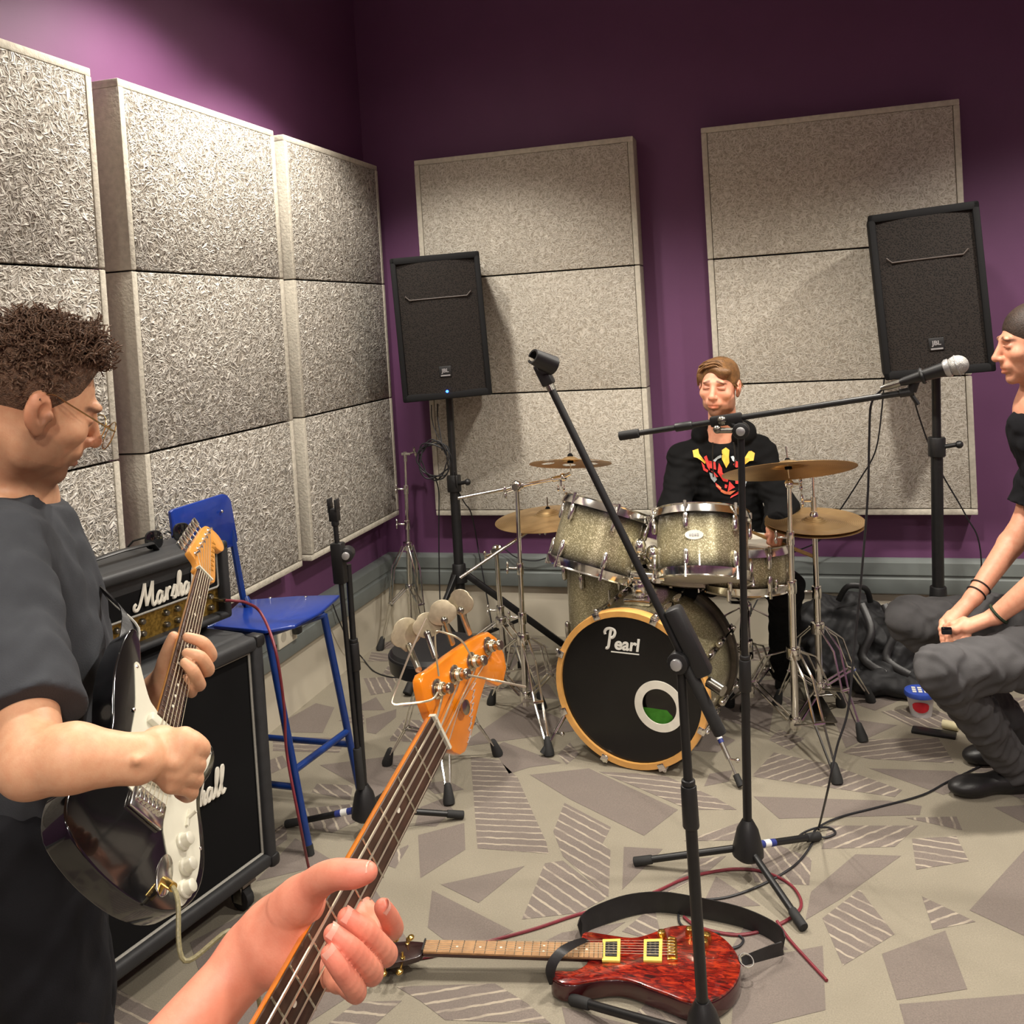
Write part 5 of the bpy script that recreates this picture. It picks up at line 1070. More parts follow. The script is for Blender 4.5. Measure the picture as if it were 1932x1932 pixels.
def head(S, o, r, f, u, neck, s=1., nose=1., lids=1., rn=(.056, .064)):
    o, r, f, u = map(Vector, (o, r, f, u)); P = lambda x, y, z: o + (r * x + f * y + u * z) * s; ax = (r, f, u); E = lambda c, q, k, op='+', a=ax: S.ell(P(*c), [v * s for v in q], a, k * s, op)
    E((0, -.018, .036), (.075, .096, .083), 0); E((0, .03, -.012), (.063, .066, .086), .02); E((0, .036, -.072), (.051, .05, .042), .025); E((0, .078, -.101), (.021, .018, .018), .02)
    for q in (-1, 1):
        E((.044 * q, .062, -.022), (.022, .022, .02), .02); E((.05 * q, .01, -.07), (.014, .03, .03), .02)
    S.cone(P(-.036, .086, .027), P(.036, .086, .027), .0095 * s, None, .014 * s)
    for q in (-1, 1):
        E((.033 * q, .101, .005), (.017, .015, .014), .014, '-'); E((.032 * q, .0765, .004), (.0165, .014, .0125), .004)
        S.cone(P(.018 * q, .0915, .006), P(.046 * q, .083, .004), .0022 * s, None, .003 * s)
    S.cone(P(0, .089, .02), P(0, .089 + .026 * nose, -.028), .0085 * s, .012 * s, .011 * s); E((0, .09 + .027 * nose, -.031), (.0115, .0115, .0105), .006)
    for q in (-1, 1):
        E((.0125 * q, .103, -.034), (.0085, .011, .0085), .006); E((.0065 * q, .111, -.043), (.0036, .005, .0035), .003, '-')
    E((0, .087, -.058), (.03, .018, .02), .014)
    for a, b, z, zr, rr in ((.021, .101, -.0645, -.062, .0046), (.019, .1, -.0742, -.0758, .0054)):
        for q in (-1, 1): S.cone(P(a * q, .09, z), P(0, b, zr), rr * .75 * s, rr * s, .005 * s)
    for q in (-1, 1): S.cone(P(.024 * q, .0965, -.0695), P(0, .106, -.069), .0016 * s, None, .0025 * s, '-')
    for q in (-1, 1):
        ea = (Vector(r), (f + u * .25).normalized(), (u - f * .25).normalized())
        E((.079 * q, -.014, -.004), (.0105, .021, .034), .006, '+', ea); E((.087 * q, -.006, -.004), (.0065, .0105, .018), .004, '-', ea); E((.081 * q, .006, -.006), (.005, .006, .008), .004, '+', ea); E((.078 * q, -.002, -.034), (.007, .009, .01), .005, '+', ea)
    S.cone(P(0, -.024, -.05), neck, rn[0] * s, rn[1] * s, .03 * s)
    inv = np.array([list(r), list(f), list(u)]); oo = np.array(o)
    return lambda X: ((X - oo) @ inv.T) / s
def face_color(loc, skin, beard, brow, stub=.7, lip=(.84, .6, .56), redness=.25, bt=-.038):
    sk, bd, bw = [np.array(lin(c)[:3]) for c in (skin, beard, brow)]
    def f(X):
        l = loc(X); x, y, z = np.abs(l[:, 0]), l[:, 1], l[:, 2]; c = np.repeat(sk[None], len(X), 0); near = (np.abs(l) < .16).all(1)
        def blend(m, t): m = (m * near)[:, None]; return c * (1 - m) + np.array(t) * m
        red = sk * np.array([1.0, .72, .68])
        c = blend(redness * smooth(.07, .083, x) * (z > -.05), red); c = blend(redness * np.exp(-((z + .03) / .02) ** 2) * smooth(.085, .11, y), red)
        lipm = smooth(.026, .016, x) * np.exp(-((z + .0695) / .0095) ** 4) * smooth(.088, .095, y)
        up = bt - .012 + np.maximum(0, x - .05) * 1.6
        st = smooth(0, -.014, z - np.minimum(up, .01)) * smooth(-.02, .012, y + (z + .1) * .2) * smooth(-.15, -.125, z) * (1 - lipm)
        c = blend(stub * st * (1 - .35 * np.exp(-((x - .045) / .02) ** 2) * (z > -.085)), bd); c = blend(lipm, sk * np.array(lip))
        bz = .028 - .0 + (x - .03) * -.12 + .004 * np.sin(x * 90); c = blend(.85 * np.exp(-((z - bz) / .0048) ** 4) * smooth(.01, .016, x) * smooth(.056, .046, x) * (y > .05), bw)
        c = blend(.8 * np.exp(-((z + .0025 + (x - .032) ** 2 * 12) / .0022) ** 4) * smooth(.017, .021, x) * smooth(.049, .045, x) * (y > .06), (.03, .02, .015))
        c = blend(.42 * np.exp(-((z - .004) / .017) ** 2) * smooth(.01, .02, x) * smooth(.055, .045, x) * (y > .06), red * .55)  # shade of the eye sockets painted into the skin colour
        return c
    return f
def finger(S, P, R, k=.012):
    Q = catmull(P, 6); n = len(P) - 1; S.chain(Q, [float(np.interp(i / 6, range(n + 1), R)) for i in range(len(Q))], .0006)
    S.cone(P[0], Q[2], R[0], float(np.interp(.5, [0, 1], R[:2])), k)
def nail(parent, tip, along, nrm, w, l, m, name='fingernail'):
    tip, A, Nn = Vector(tip), Vector(along).normalized(), Vector(nrm).normalized(); Nn = (Nn - A * Nn.dot(A)).normalized(); S_ = A.cross(Nn); mb = MB(); vs = []; nu, nv = 6, 6
    for i in range(nu + 1):
        for j in range(nv + 1):
            a = -1 + 2 * i / nu; b = j / nv; ww = w * (1 - .18 * (1 - b) ** 2 - .3 * max(0, b - .75) ** 1.2)
            vs.append(tip + A * (l * (b - .5)) + S_ * (ww * a / 2) + Nn * (-.22 * w * a * a - .0006 * (2 * b - 1) ** 2))
    mb.add(vs, [[i * (nv + 1) + j, (i + 1) * (nv + 1) + j, (i + 1) * (nv + 1) + j + 1, i * (nv + 1) + j + 1] for i in range(nu) for j in range(nv)])
    k = len(mb.v); mb.v += [v - Nn * .0012 for v in vs]; mb.f += [[q + k for q in f[::-1]] for f in mb.f]
    return mb.build(name, m, parent, smooth=60)
m_nail = mat('fingernail', (226, 164, 146), .3, coat=.3, var=.05)
# ---------------------------------------------------------------- the hand of the bass player (nearest figure)
sk_b = np.array(lin((220, 144, 118))[:3]); sk_b2 = np.array(lin((216, 112, 96))[:3])
me_ = thing('person', 'near hand and forearm of the bass player, fretting the orange bass neck', 'person', dp(520, 1760, .93))
S = Flesh(np.min([dp(330, 1980, .95), dp(770, 1990, .8), dp(500, 1600, 1.02), dp(760, 1600, 1.0)], 0) - .06, np.max([dp(330, 1980, .95), dp(770, 1990, .8), dp(500, 1600, 1.02), dp(760, 1600, .84)], 0) + .06, .0016)
W0 = dp(478, 1800, .945); EL = dp(120, 2230, .82)
S.cone(EL, W0, .043, .029, .02, sq=(Nb, .85)); S.cone(W0, dp(545, 1757, .95), .029, .033, .02)
# palm behind the neck
mc = [dp(655, 1700, 1.0), dp(668, 1742, .975), dp(652, 1790, .95), dp(625, 1832, .925)]
for p, r in zip(mc, (.0175, .0185, .0175, .016)): S.cone(dp(535, 1766, .955), p, .028, r, .022)
S.cone(dp(512, 1772, .935), dp(575, 1700, .935), .026, .019, .02); S.ell(dp(545, 1796, .93), .028, None, .02)
# thumb over the edge of the neck
TH = [dp(550, 1716, .93), dp(592, 1671, .915), dp(628, 1651, .895), dp(668, 1649, .883), dp(694, 1645, .879)]
finger(S, TH, [.02, .0158, .0138, .0126, .0092], .02)
FN = [  # knuckles and tips: index, middle, ring, little
 ([mc[0], dp(735, 1752, .955), dp(736, 1735, .925), dp(722, 1712, .905)], (.0125, .0105, .0098, .0082)),
 ([mc[1], dp(728, 1800, .90), dp(695, 1764, .868), dp(654, 1731, .862)], (.0128, .0112, .0102, .0086)),
 ([mc[2], dp(702, 1836, .875), dp(668, 1796, .845), dp(628, 1762, .842)], (.0125, .0108, .0099, .0084)),
 ([mc[3], dp(672, 1872, .855), dp(644, 1832, .83), dp(621, 1800, .828)], (.0108, .0094, .0086, .0074))]
for P, R in FN: finger(S, P, R)
def bcol(X):
    c = np.repeat(sk_b[None], len(X), 0)
    for P, R in FN + [(TH, None)]:
        for q, a in ((P[-1], .55), (P[-2], .45), (P[1], .35)):
            m = (a * np.exp(-(np.linalg.norm(X - np.array(q), axis=1) / .016) ** 2))[:, None]; c = c * (1 - m) + sk_b2 * m
    return c
hb = S.build('body', M_SKIN, me_, bcol); del S
toe = lambda c: (Vector(EYEP) - Vector(c)).normalized()
for P, R in FN:
    t_, b_ = Vector(P[-1]), Vector(P[-2]); A = (t_ - b_).normalized(); vn = (toe(t_) + camv(-.15, .75, 0)).normalized() if P is not FN[0][0] else (toe(t_) + camv(.5, .35, 0)).normalized(); vn = (vn - A * vn.dot(A)).normalized()
    nail(hb, t_ - A * .0005 + vn * (R[-1] * 1.0), A, vn, R[-1] * 1.72, .0145, m_nail)
A = (TH[-1] - TH[-2]).normalized(); vn = (camv(0, 1, .35)); nail(hb, TH[-1] - A * .004 + (vn - A * vn.dot(A)).normalized() * 0.0095, A, vn, .0145, .0165, m_nail)
sv = Flesh(np.minimum(np.array(EL), np.array(dp(-80, 2600, .6))) - .12, np.maximum(np.array(EL), np.array(dp(-80, 2600, .6))) + .12, .006); sv.cone(EL + (W0 - EL) * .1, dp(-80, 2600, .6), .056, .07, .02).folds(.0022, .05, 3); sv.build('sleeve', cloth('dark_sleeve', (30, 30, 34)), me_); del sv

# ---------------------------------------------------------------- the guitarist
gh = thing('person', 'standing guitarist in charcoal t-shirt and round glasses, looking down at the fretboard', 'person', (0, 0, 0))
DH = 1.6
HS = .99; a25, p22 = math.radians(43), math.radians(21)
fH_ = camv(math.cos(a25) * math.cos(p22), -math.sin(p22), -math.sin(a25) * math.cos(p22)); uH = camv(math.cos(a25) * math.sin(p22), math.cos(p22), -math.sin(a25) * math.sin(p22)); rH = fH_.cross(uH)
uH, rH = (uH * math.cos(.14) + rH * math.sin(.14)), (rH * math.cos(.14) - uH * math.sin(.14))
HC = dp(66, 762, DH)
chest = dp(22, 1180, 1.66); pelv = dp(62, 1500, 1.66); nk = dp(22, 950, 1.66)
gh.location = (pelv.x - .05, pelv.y, 0); bpy.context.view_layer.update()
shR, shL = dp(-6, 1040, 1.49), dp(75, 1045, 1.86); elR, elL = dp(60, 1440, 1.25), dp(205, 1440, 1.84); wrR, wrL = dp(262, 1432, 1.27), dp(296, 1303, 1.77)
pts = [HC + uH * .2, HC - fH_ * .2, HC + fH_ * .2, chest, shR, shL, elR, elL, wrR, wrL, dp(400, 1500, 1.25), dp(420, 1190, 1.68)]
S = Flesh(np.min(pts, 0) - .11, np.max(pts, 0) + .11, .0025)
loc = head(S, HC, rH, fH_, uH, nk, HS, 1.05)
S.cone(nk, chest, .07, .09, .04); S.cone(nk, shR, .05, .055, .03).cone(nk, shL, .05, .055, .03); S.cone(chest, dp(55, 1330, 1.66), .1, .1, .04)
# right arm: strumming
S.chain([shR, elR], [.052, .043], .02); S.chain([elR, dp(135, 1430, 1.245), wrR], [.044, .0425, .030], .012)
hR = dp(318, 1425, 1.305)
S.cone(wrR, dp(300, 1415, 1.305), .030, .030, .012, sq=((Vector(EYEP) - hR).normalized(), .8))
kn = [dp(346, 1398, 1.305), dp(343, 1424, 1.300), dp(336, 1450, 1.300), dp(326, 1472, 1.305)]
for p in kn: S.cone(dp(300, 1420, 1.310), p, .026, .0165, .014)
FG = [([kn[0], dp(379, 1410, 1.315), dp(374, 1428, 1.345), dp(352, 1432, 1.360)], (.0155, .0125, .0108, .0085)), ([kn[1], dp(372, 1441, 1.315), dp(364, 1454, 1.345), dp(344, 1452, 1.360)], (.0155, .0122, .0105, .0085)),
      ([kn[2], dp(368, 1468, 1.320), dp(360, 1480, 1.348), dp(340, 1474, 1.360)], (.0148, .0118, .01, .0082)), ([kn[3], dp(360, 1492, 1.325), dp(354, 1502, 1.350), dp(338, 1496, 1.360)], (.0128, .01, .009, .0075)),
      ([dp(296, 1405, 1.325), dp(322, 1404, 1.345), dp(340, 1416, 1.355), dp(352, 1428, 1.358)], (.0165, .014, .0118, .009))]
for P, R in FG: finger(S, P, R)
S.chain([wrR + camv(.01, .012, .032), dp(300, 1432, 1.282), dp(330, 1440, 1.282)], [.004, .0035, .003], .014)     # raised vein
# left arm and hand on the neck
S.chain([shL, elL, wrL], [.052, .042, .028], .02)
pmL = dp(330, 1268, 1.780); S.cone(wrL, pmL, .028, .03, .014)
kL = [dp(372, 1232, 1.780), dp(370, 1252, 1.760), dp(364, 1276, 1.745), dp(356, 1296, 1.735)]
for p in kL: S.cone(pmL, p, .026, .0155, .014)
FL = [([kL[0], dp(397, 1238, 1.735), dp(383, 1213, 1.705), dp(353, 1202, 1.700)], (.014, .0122, .0108, .0085)), ([kL[1], dp(392, 1264, 1.710), dp(378, 1240, 1.675), dp(352, 1232, 1.675)], (.0145, .0122, .0108, .0085)),
      ([kL[2], dp(376, 1292, 1.695), dp(364, 1266, 1.660), dp(349, 1250, 1.662)], (.014, .0118, .0108, .0086)), ([kL[3], dp(362, 1306, 1.705), dp(358, 1296, 1.675), dp(350, 1280, 1.665)], (.012, .0098, .009, .0075)),
      ([dp(305, 1290, 1.770), dp(312, 1250, 1.750), dp(320, 1222, 1.735), dp(327, 1201, 1.730)], (.02, .0155, .0128, .0095))]
for P, R in FL: finger(S, P, R)
body_g = S.build('body', M_SKIN, gh, face_color(loc, (216, 166, 130), (104, 74, 52), (58, 40, 30), .62, redness=.5)); del S
# t-shirt
S = Flesh(np.min([shR, shL, pelv, elR, chest], 0) - .22, np.max([shR, shL, pelv, nk], 0) + np.array([.25, .22, .06]), .005)
fwd = camv(math.cos(.42), 0, -math.sin(.42)); fwd.z = 0; fwd.normalize(); sd = Vector((fwd.y, -fwd.x, 0)); axb = (sd, fwd, Vector((0, 0, 1)))
S.cone(nk - Vector((0, 0, .03)), shR, .058, .068, .05).cone(nk - Vector((0, 0, .03)), shL, .058, .068, .05)
S.ell(chest + fwd * .015 + Vector((0, 0, .03)), (.205, .128, .21), axb, .06); S.ell(dp(58, 1310, 1.66) + fwd * .01, (.18, .122, .2), axb, .06); S.ell(dp(64, 1440, 1.66) + fwd * .01, (.178, .118, .15), axb, .05)
sl_e = shR + (elR - shR) * .86; S.cone(shR, sl_e, .07, .077, .03); S.cone(shL, shL + (elL - shL) * .7, .068, .072, .03)
S.folds(.0034, .085, 11, (1, 1, .5))
S.cut(shR + (elR - shR) * .82, elR - shR, .115); S.cut(nk + uH * .012 + fwd * .02, (nk - chest).normalized() + fwd * .25, .085)
S.build('t_shirt', cloth('charcoal_cotton', (62, 64, 68)), gh); del S
# trousers and shoes
S = Flesh((pelv.x - .35, pelv.y - .35, 0), (pelv.x + .35, pelv.y + .35, pelv.z + .1), .008)
for q in (-1, 1):
    hp_ = pelv + sd * (.09 * q) + Vector((0, 0, -.02)); kn_ = hp_ + fwd * .03 + sd * .03 * q - Vector((0, 0, .42)); an = Vector((kn_.x - fwd.x * .02, kn_.y - fwd.y * .02, .09)); S.cone(hp_, kn_, .1, .072, .04).cone(kn_, an, .07, .058, .03)
S.ell(pelv, (.165, .12, .12), axb, .04).folds(.003, .1, 5); S.build('trousers', cloth('black_denim', (28, 28, 31)), gh); del S
for q in (-1, 1):
    c = pelv + sd * (.13 * q); c = Vector((c.x, c.y, 0)) + fwd * .06; S = Flesh(np.array(c) - (.2, .2, .0), np.array(c) + (.2, .2, .15), .006)
    S.ell(c + Vector((0, 0, .035)), (.048, .14, .038), axb, 0).ell(c - fwd * .06 + Vector((0, 0, .06)), (.042, .07, .06), axb, .03).cut(c + Vector((0, 0, .001)), (0, 0, -1), .3); S.build('shoe', MT['leather'], gh)
del S
# hair: cropped sides, curls on top
hl = lambda x, y, z: HC + (rH * x + fH_ * y + uH * z) * HS
S = Flesh(np.array(HC) - .19, np.array(HC) + .19, .004); axh = (rH, fH_, uH)
S.ell(hl(0, -.019, .037), np.array((.0768, .098, .0855)) * HS, axh, 0); S.ell(hl(0, -.01, .075), np.array((.068, .084, .066)) * HS, axh, .02)
S.ell(hl(0, .135, -.035), np.array((.14, .116, .158)) * HS, axh, .006, '-'); S.ell(hl(0, .01, -.135), np.array((.13, .15, .105)) * HS, axh, .008, '-')
for q in (-1, 1): S.ell(hl(.085 * q, -.012, -.012), np.array((.03, .022, .034)) * HS, axh, .004, '-')
m_hair = mat('brown_hair', (98, 72, 54), .65, var=.45, vs=160, bump=1., bs=420, bd=.003); hr_ = S.build('hair', m_hair, gh); del S
mb = MB(); cnt = 0
while cnt < 2800:
    v = Vector(rng.normal(size=3)); v.normalize()
    if v.z < -.35 or (v.y > .25 and v.z < .5): continue
    tz = min(1, max(0, (v.z - .05) / .6)); base_ = Vector((v.x * .0735, -.018 + v.y * .094, .04 + v.z * (.08 + .018 * tz))); side = tz < .25
    c0 = hl(*base_); o_ = (rH * v.x + fH_ * (v.y + .25) + uH * v.z).normalized(); a_, b_, _ = frame(o_); ph = random.uniform(0, 6.28); rr = random.uniform(.003, .0045) + .003 * tz; ln = random.uniform(.003, .008) + tz * random.uniform(.004, .026) * (1.8 if v.y > .25 else 1); sw = Vector(rng.normal(size=3)) * .007
    mb.tube([c0 + o_ * (ln * i / 9 - .004) + (a_ * math.cos(ph + i * 1.05) + b_ * math.sin(ph + i * 1.05)) * rr * (.5 + i / 18) + sw * (i / 9) ** 2 for i in range(10)], [.0021 - .0001 * i for i in range(10)], 4); cnt += 1
mb.build('curls', m_hair, hr_, smooth=80, kind='stuff')
# glasses
m_wire = mat('gold_wire', (206, 176, 116), .25, 1., var=.1); t = NT('clear_lens'); t.set('Base Color', (1, 1, 1, 1)); t.set('Roughness', .02); t.set('Transmission Weight', 1.); t.set('IOR', 1.08); m_lensc = t.m
gs = bpy.data.objects.new('glasses', None); COL.objects.link(gs); gs.parent = gh; gl_ = lambda x, y, z: HC + (rH * x + fH_ * y + uH * z) * HS
for q in (-1, 1):
    ring_ = [gl_(.034 * q + .027 * math.cos(a), .13 - .008 * abs(.034 * q + .027 * math.cos(a)) / .06, -.01 + .025 * math.sin(a)) for a in [i * .2618 for i in range(24)]]
    MB().tube(ring_, .0011, 6, True).build('rim', m_wire, gs); MB().prism([p + (fH_ * -.0004) for p in ring_], fH_ * .0012).build('lens', m_lensc, gs)
    MB().tube(catmull([gl_(.061 * q, .122, .002), gl_(.076 * q, .1, .006), gl_(.0815 * q, .03, .022), gl_(.0815 * q, -.005, .03), gl_(.082 * q, -.022, .018)], 4), .0013, 6).build('temple', m_wire, gs)
MB().tube(catmull([gl_(-.0085, .129, .0), gl_(0, .134, .004), gl_(.0085, .129, .0)], 4), .0011, 6).build('bridge', m_wire, gs)
# guitar strap over the shoulder
hb_ = bo(.285, .13, -.03)
st = ribbon([hb_ + Wg * .012, dp(228, 1148, 1.66), dp(178, 1090, 1.7), dp(120, 1010, 1.76), dp(70, 985, 1.8)], [hb_ - Wg * .016 + Ng * .002, dp(262, 1186, 1.64), dp(205, 1128, 1.69), dp(150, 1050, 1.74), dp(90, 1020, 1.8)], .003).build('strap', MT['leather'], strat)
MB().tube(catmull([hb_ - Wg * .016 + Ng * .004, dp(262, 1186, 1.635), dp(205, 1128, 1.685), dp(150, 1050, 1.735)], 5), .0022, 6).build('strap_edge', MT['piping'], st)
# ---------------------------------------------------------------- the drummer
dr = thing('person', 'seated drummer in black hoodie with red and yellow print, holding one drumstick', 'person', (-.24, 4.1, 0))
HD = py(1357, 729, 3.9); vd = (Vector(EYEP) - HD); vd.z = 0; vd.normalize(); rimg = camv(1, 0, 0); rimg.z = 0; rimg.normalize()
y15, p8_ = math.radians(17), math.radians(3)
f0 = (vd * math.cos(y15) - rimg * math.sin(y15)).normalized(); fD = (f0 * math.cos(p8_) - Vector((0, 0, math.sin(p8_)))).normalized(); rD = fD.cross(Vector((0, 0, 1))).normalized(); rD = (rD + Vector((0, 0, .06))).normalized(); uD = rD.cross(fD).normalized()
nkD = py(1366, 835, 4.0); shA, shB = py(1292, 866, 4.0), py(1432, 856, 4.02); elA, elB = py(1272, 960, 3.88), py(1478, 965, 3.92); wA, wB = py(1308, 985, 3.7), py(1458, 1000, 3.76)
pvD = Vector((-.25, 4.1, .56)); chD = py(1362, 900, 4.03)
S = Flesh(np.min([shA, elA, wA, pvD, wB], 0) - .16, np.max([shB, elB, HD, wB], 0) + .2, .0032)
locD = head(S, HD, rD, fD, uD, nkD, .95)
S.cone(nkD, chD, .07, .09, .04).cone(chD, pvD, .1, .1, .04).cone(nkD, shA, .05, .05, .03).cone(nkD, shB, .05, .05, .03)
S.chain([shA, elA, wA], [.05, .042, .027], .02).chain([shB, elB, wB], [.05, .042, .027], .02)
hB = py(1468, 1008, 3.73); S.cone(wB, hB, .026, .025, .012); tk = py(1440, 1016, 3.70)
sA, sB_ = py(1404, 998, 3.62), py(1500, 1036, 3.78); sdir = (sB_ - sA).normalized(); gp = sA + sdir * (hB - sA).dot(sdir)
for i in range(4):
    k0 = hB + sdir * (.02 - .0165 * i) + Vector((0, -.01, .014)); S.chain([hB + sdir * (.014 - .012 * i), k0 + Vector((0, -.014, .002)), gp + sdir * (.02 - .0165 * i) + Vector((-.006, -.02, -.006)), gp + sdir * (.02 - .0165 * i) + Vector((.006, -.004, -.016))], [.0135, .0105, .0095, .0078], .005)
S.chain([hB - sdir * .006 + Vector((-.01, 0, .0)), gp - sdir * .03 + Vector((-.006, -.006, .014)), gp - sdir * .05 + Vector((0, -.006, .011))], [.015, .0115, .009], .006)
hA = py(1322, 998, 3.62); S.cone(wA, hA, .026, .026, .012)
for i in range(4): S.chain([hA + Vector((.016 * (i - 1.5), 0, 0)), hA + Vector((.017 * (i - 1.5), -.045, -.004)), hA + Vector((.017 * (i - 1.5), -.062, -.022))], [.012, .01, .008], .005)
S.chain([hA + Vector((.025, 0, 0)), hA + Vector((.04, -.025, -.004)), hA + Vector((.038, -.045, -.01))], [.013, .011, .009], .006)
S.build('body', M_SKIN, dr, face_color(locD, (226, 164, 136), (96, 66, 46), (74, 48, 32), .85, redness=.3, bt=-.045)); del S
axD = (rD, f0, Vector((0, 0, 1)))
S = Flesh(np.min([shA, elA, wA, pvD], 0) - .17, np.max([shB, elB, nkD, wB], 0) + np.array([.15, .2, .1]), .005)
bx0 = Vector((-f0.y, f0.x, 0)); ab = (bx0, f0, Vector((0, 0, 1)))
S.ell(chD, (.175, .118, .2), ab, .05).ell(py(1365, 985, 4.03), (.17, .125, .19), ab, .05).ell(pvD + Vector((0, 0, .08)), (.172, .13, .1), ab, .04)
S.cone(nkD - Vector((0, 0, .05)), shA, .075, .066, .06).cone(nkD - Vector((0, 0, .05)), shB, .075, .066, .06)
for a, b, c in ((shA, elA, wA), (shB, elB, wB)): S.chain([a, b, b + (c - b) * .84], [.068, .062, .047], .03).cone(b + (c - b) * .8, b + (c - b) * .9, .038, .037, .006)
S.folds(.0022, .11, 4, (1, 1, 1.5))
hz = nkD + Vector((0, 0, .04))
for i in range(13):
    a0, a1 = [math.radians(-128 + 256 * q / 13) for q in (i, i + 1)]; q = lambda a: hz - f0 * (.072 * math.cos(a)) * 1.0 + bx0 * (.098 * math.sin(a)) + Vector((0, 0, .018 * math.cos(a) - .0 * abs(math.sin(a)))); S.cone(q(a0), q(a1), .034, None, .012)
S.ell(hz - f0 * .105 + Vector((0, 0, -.03)), (.11, .05, .07), ab, .03)
hoodie = S.build('hoodie', cloth('black_fleece', (15, 15, 16), bump=.3), dr); del S
MB().tube(catmull([py(1345, 835, 3.84), py(1344, 860, 3.855), py(1346, 900, 3.865)], 4), .003, 6).build('drawstring', MT['black'], dr); MB().tube(catmull([py(1384, 835, 3.84), py(1387, 855, 3.85), py(1386, 880, 3.86)], 4), .003, 6).build('drawstring', MT['black'], dr)
# chest print: flat coloured patches lying on the cloth
dg = bpy.context.evaluated_depsgraph_get(); dg.update()
def on_cloth(x, y, lift=.002):
    o = Vector(EYEP) - hoodie.matrix_world.translation; d = Vector(ray(x, y)); ok, loc_, nr, _ = hoodie.ray_cast(o, d)
    return (loc_ + hoodie.matrix_world.translation - d * lift) if ok else py(x, y, 3.86)
def patch(polys, m, lift):
    mb = MB()
    for P in polys:
        c = [sum(p[i] for p in P) / len(P) for i in (0, 1)]; pts = [on_cloth(x, y, lift) for x, y in P] + [on_cloth(c[0], c[1], lift)]; n = len(P)
        mb.add(pts, [[i, (i + 1) % n, n] for i in range(n)])
    return mb.build('chest_print', m, dr, smooth=0)
z = lambda P: [(1290 + x / 12.075, 830 + y / 12.075) for x, y in P]
P_red, P_yel, P_pale, P_or = [mat(n_, c_, .7, var=.08, vs=60) for n_, c_ in (('print_red', (226, 62, 58)), ('print_yellow', (236, 186, 70)), ('print_pale', (186, 198, 206)), ('print_orange', (240, 130, 88)))]
patch([z([(580, 740), (700, 790), (760, 900), (700, 970), (620, 880)]), z([(660, 470), (780, 370), (850, 340), (860, 400), (770, 440), (720, 500)]), z([(1070, 380), (1130, 360), (1190, 460), (1180, 520), (1110, 470)]), z([(1360, 830), (1430, 800), (1450, 900), (1400, 1090), (1370, 1120), (1400, 930)])], P_pale, .004)
patch([z([(460, 390), (520, 350), (560, 470), (720, 500), (740, 680), (600, 640), (590, 700), (540, 620)]), z([(400, 500), (470, 580), (480, 660), (560, 690), (540, 740), (450, 690)]), z([(800, 520), (870, 640), (880, 750), (1030, 830), (1000, 960), (900, 940), (850, 860), (770, 740)]), z([(620, 700), (700, 740), (790, 840), (730, 850)]), z([(1040, 940), (1170, 1080), (1110, 1110), (1000, 1180)]), z([(1170, 870), (1270, 880), (1260, 1000), (1180, 1000)]), z([(1130, 560), (1180, 480), (1270, 500), (1260, 620), (1190, 630)]), z([(720, 970), (860, 1090), (840, 1160), (740, 1060)]), z([(1080, 1280), (1260, 1160), (1260, 1220), (1060, 1330)]), z([(940, 1010), (1000, 1030), (980, 1100), (930, 1090)])], P_red, .005)
for P_ in (z([(200, 240), (330, 200), (350, 310), (430, 420), (500, 500), (490, 550), (400, 470), (310, 410), (230, 390)]), z([(1480, 260), (1540, 250), (1620, 300), (1590, 470), (1500, 480), (1420, 540), (1370, 580), (1380, 420)]), z([(870, 230), (960, 170), (1040, 230), (1030, 380), (1040, 520), (970, 640), (930, 560), (870, 440)])): patch([P_], P_yel, .005)
patch([z([(850, 1120), (980, 1180), (1190, 1150), (1060, 1250), (930, 1230), (840, 1180)]), z([(770, 1010), (850, 1080), (850, 1130), (740, 1050)])], P_or, .006)
# trousers and shoes
S = Flesh((-.75, 3.35, .0), (.25, 4.3, .7), .007)
kA, kB = Vector((-.44, 3.68, .54)), py(1482, 1085, 3.74); kB.z = .53; aA, aB = Vector((-.42, 3.86, .1)), fl(1474, 1262, .1)
for q, k_, a_ in ((-1, kA, aA), (1, kB, aB)): S.chain([pvD + bx0 * (.09 * -q), k_, a_], [.095, .064, .05], .03)
S.ell(pvD, (.16, .13, .11), ab, .03).folds(.003, .09, 6); S.build('trousers', cloth('black_trousers', (13, 13, 14)), dr); del S
def shoe(parent, heel, toe_, m, h=.05, w=.045, sole=None):
    heel, toe_ = Vector(heel), Vector(toe_); S = Flesh(np.minimum(np.array(heel), np.array(toe_)) - .09, np.maximum(np.array(heel), np.array(toe_)) + .1, .004); d = (toe_ - heel).normalized(); s_ = Vector((d.y, -d.x, 0)).normalized(); ax = (s_, d, s_.cross(d))
    S.ell(toe_ - d * .05 + Vector((0, 0, .03)), (w, .075, .034), ax, 0).ell(heel + d * .08 + Vector((0, 0, .035)), (w * .9, .1, .042), ax, .03).ell(heel + d * .045 + Vector((0, 0, .065)), (w * .85, .055, .055), ax, .03); S.cut((heel + toe_) / 2 + Vector((0, 0, .002)), -ax[2] if ax[2].z > 0 else ax[2], .3)
    o = S.build('shoe', m, parent); lc_ = MB()
    for i in range(4):
        c = heel + d * (.1 + .022 * i) + Vector((0, 0, .086 - .012 * i)); lc_.tube([c - s_ * .022 - Vector((0, 0, .006)), c + Vector((0, 0, .002)), c + s_ * .022 - Vector((0, 0, .006))], .0028, 6)
    lc_.build('laces', MT['black'] if sole is None else sole, o); return o
tb = fl(1552, 1282, .06); shoe(dr, fl(1478, 1235, .07), tb, MT['leather']); shoe(dr, (-.42, 3.92, .0), (-.44, 3.68, .0), MT['leather'])
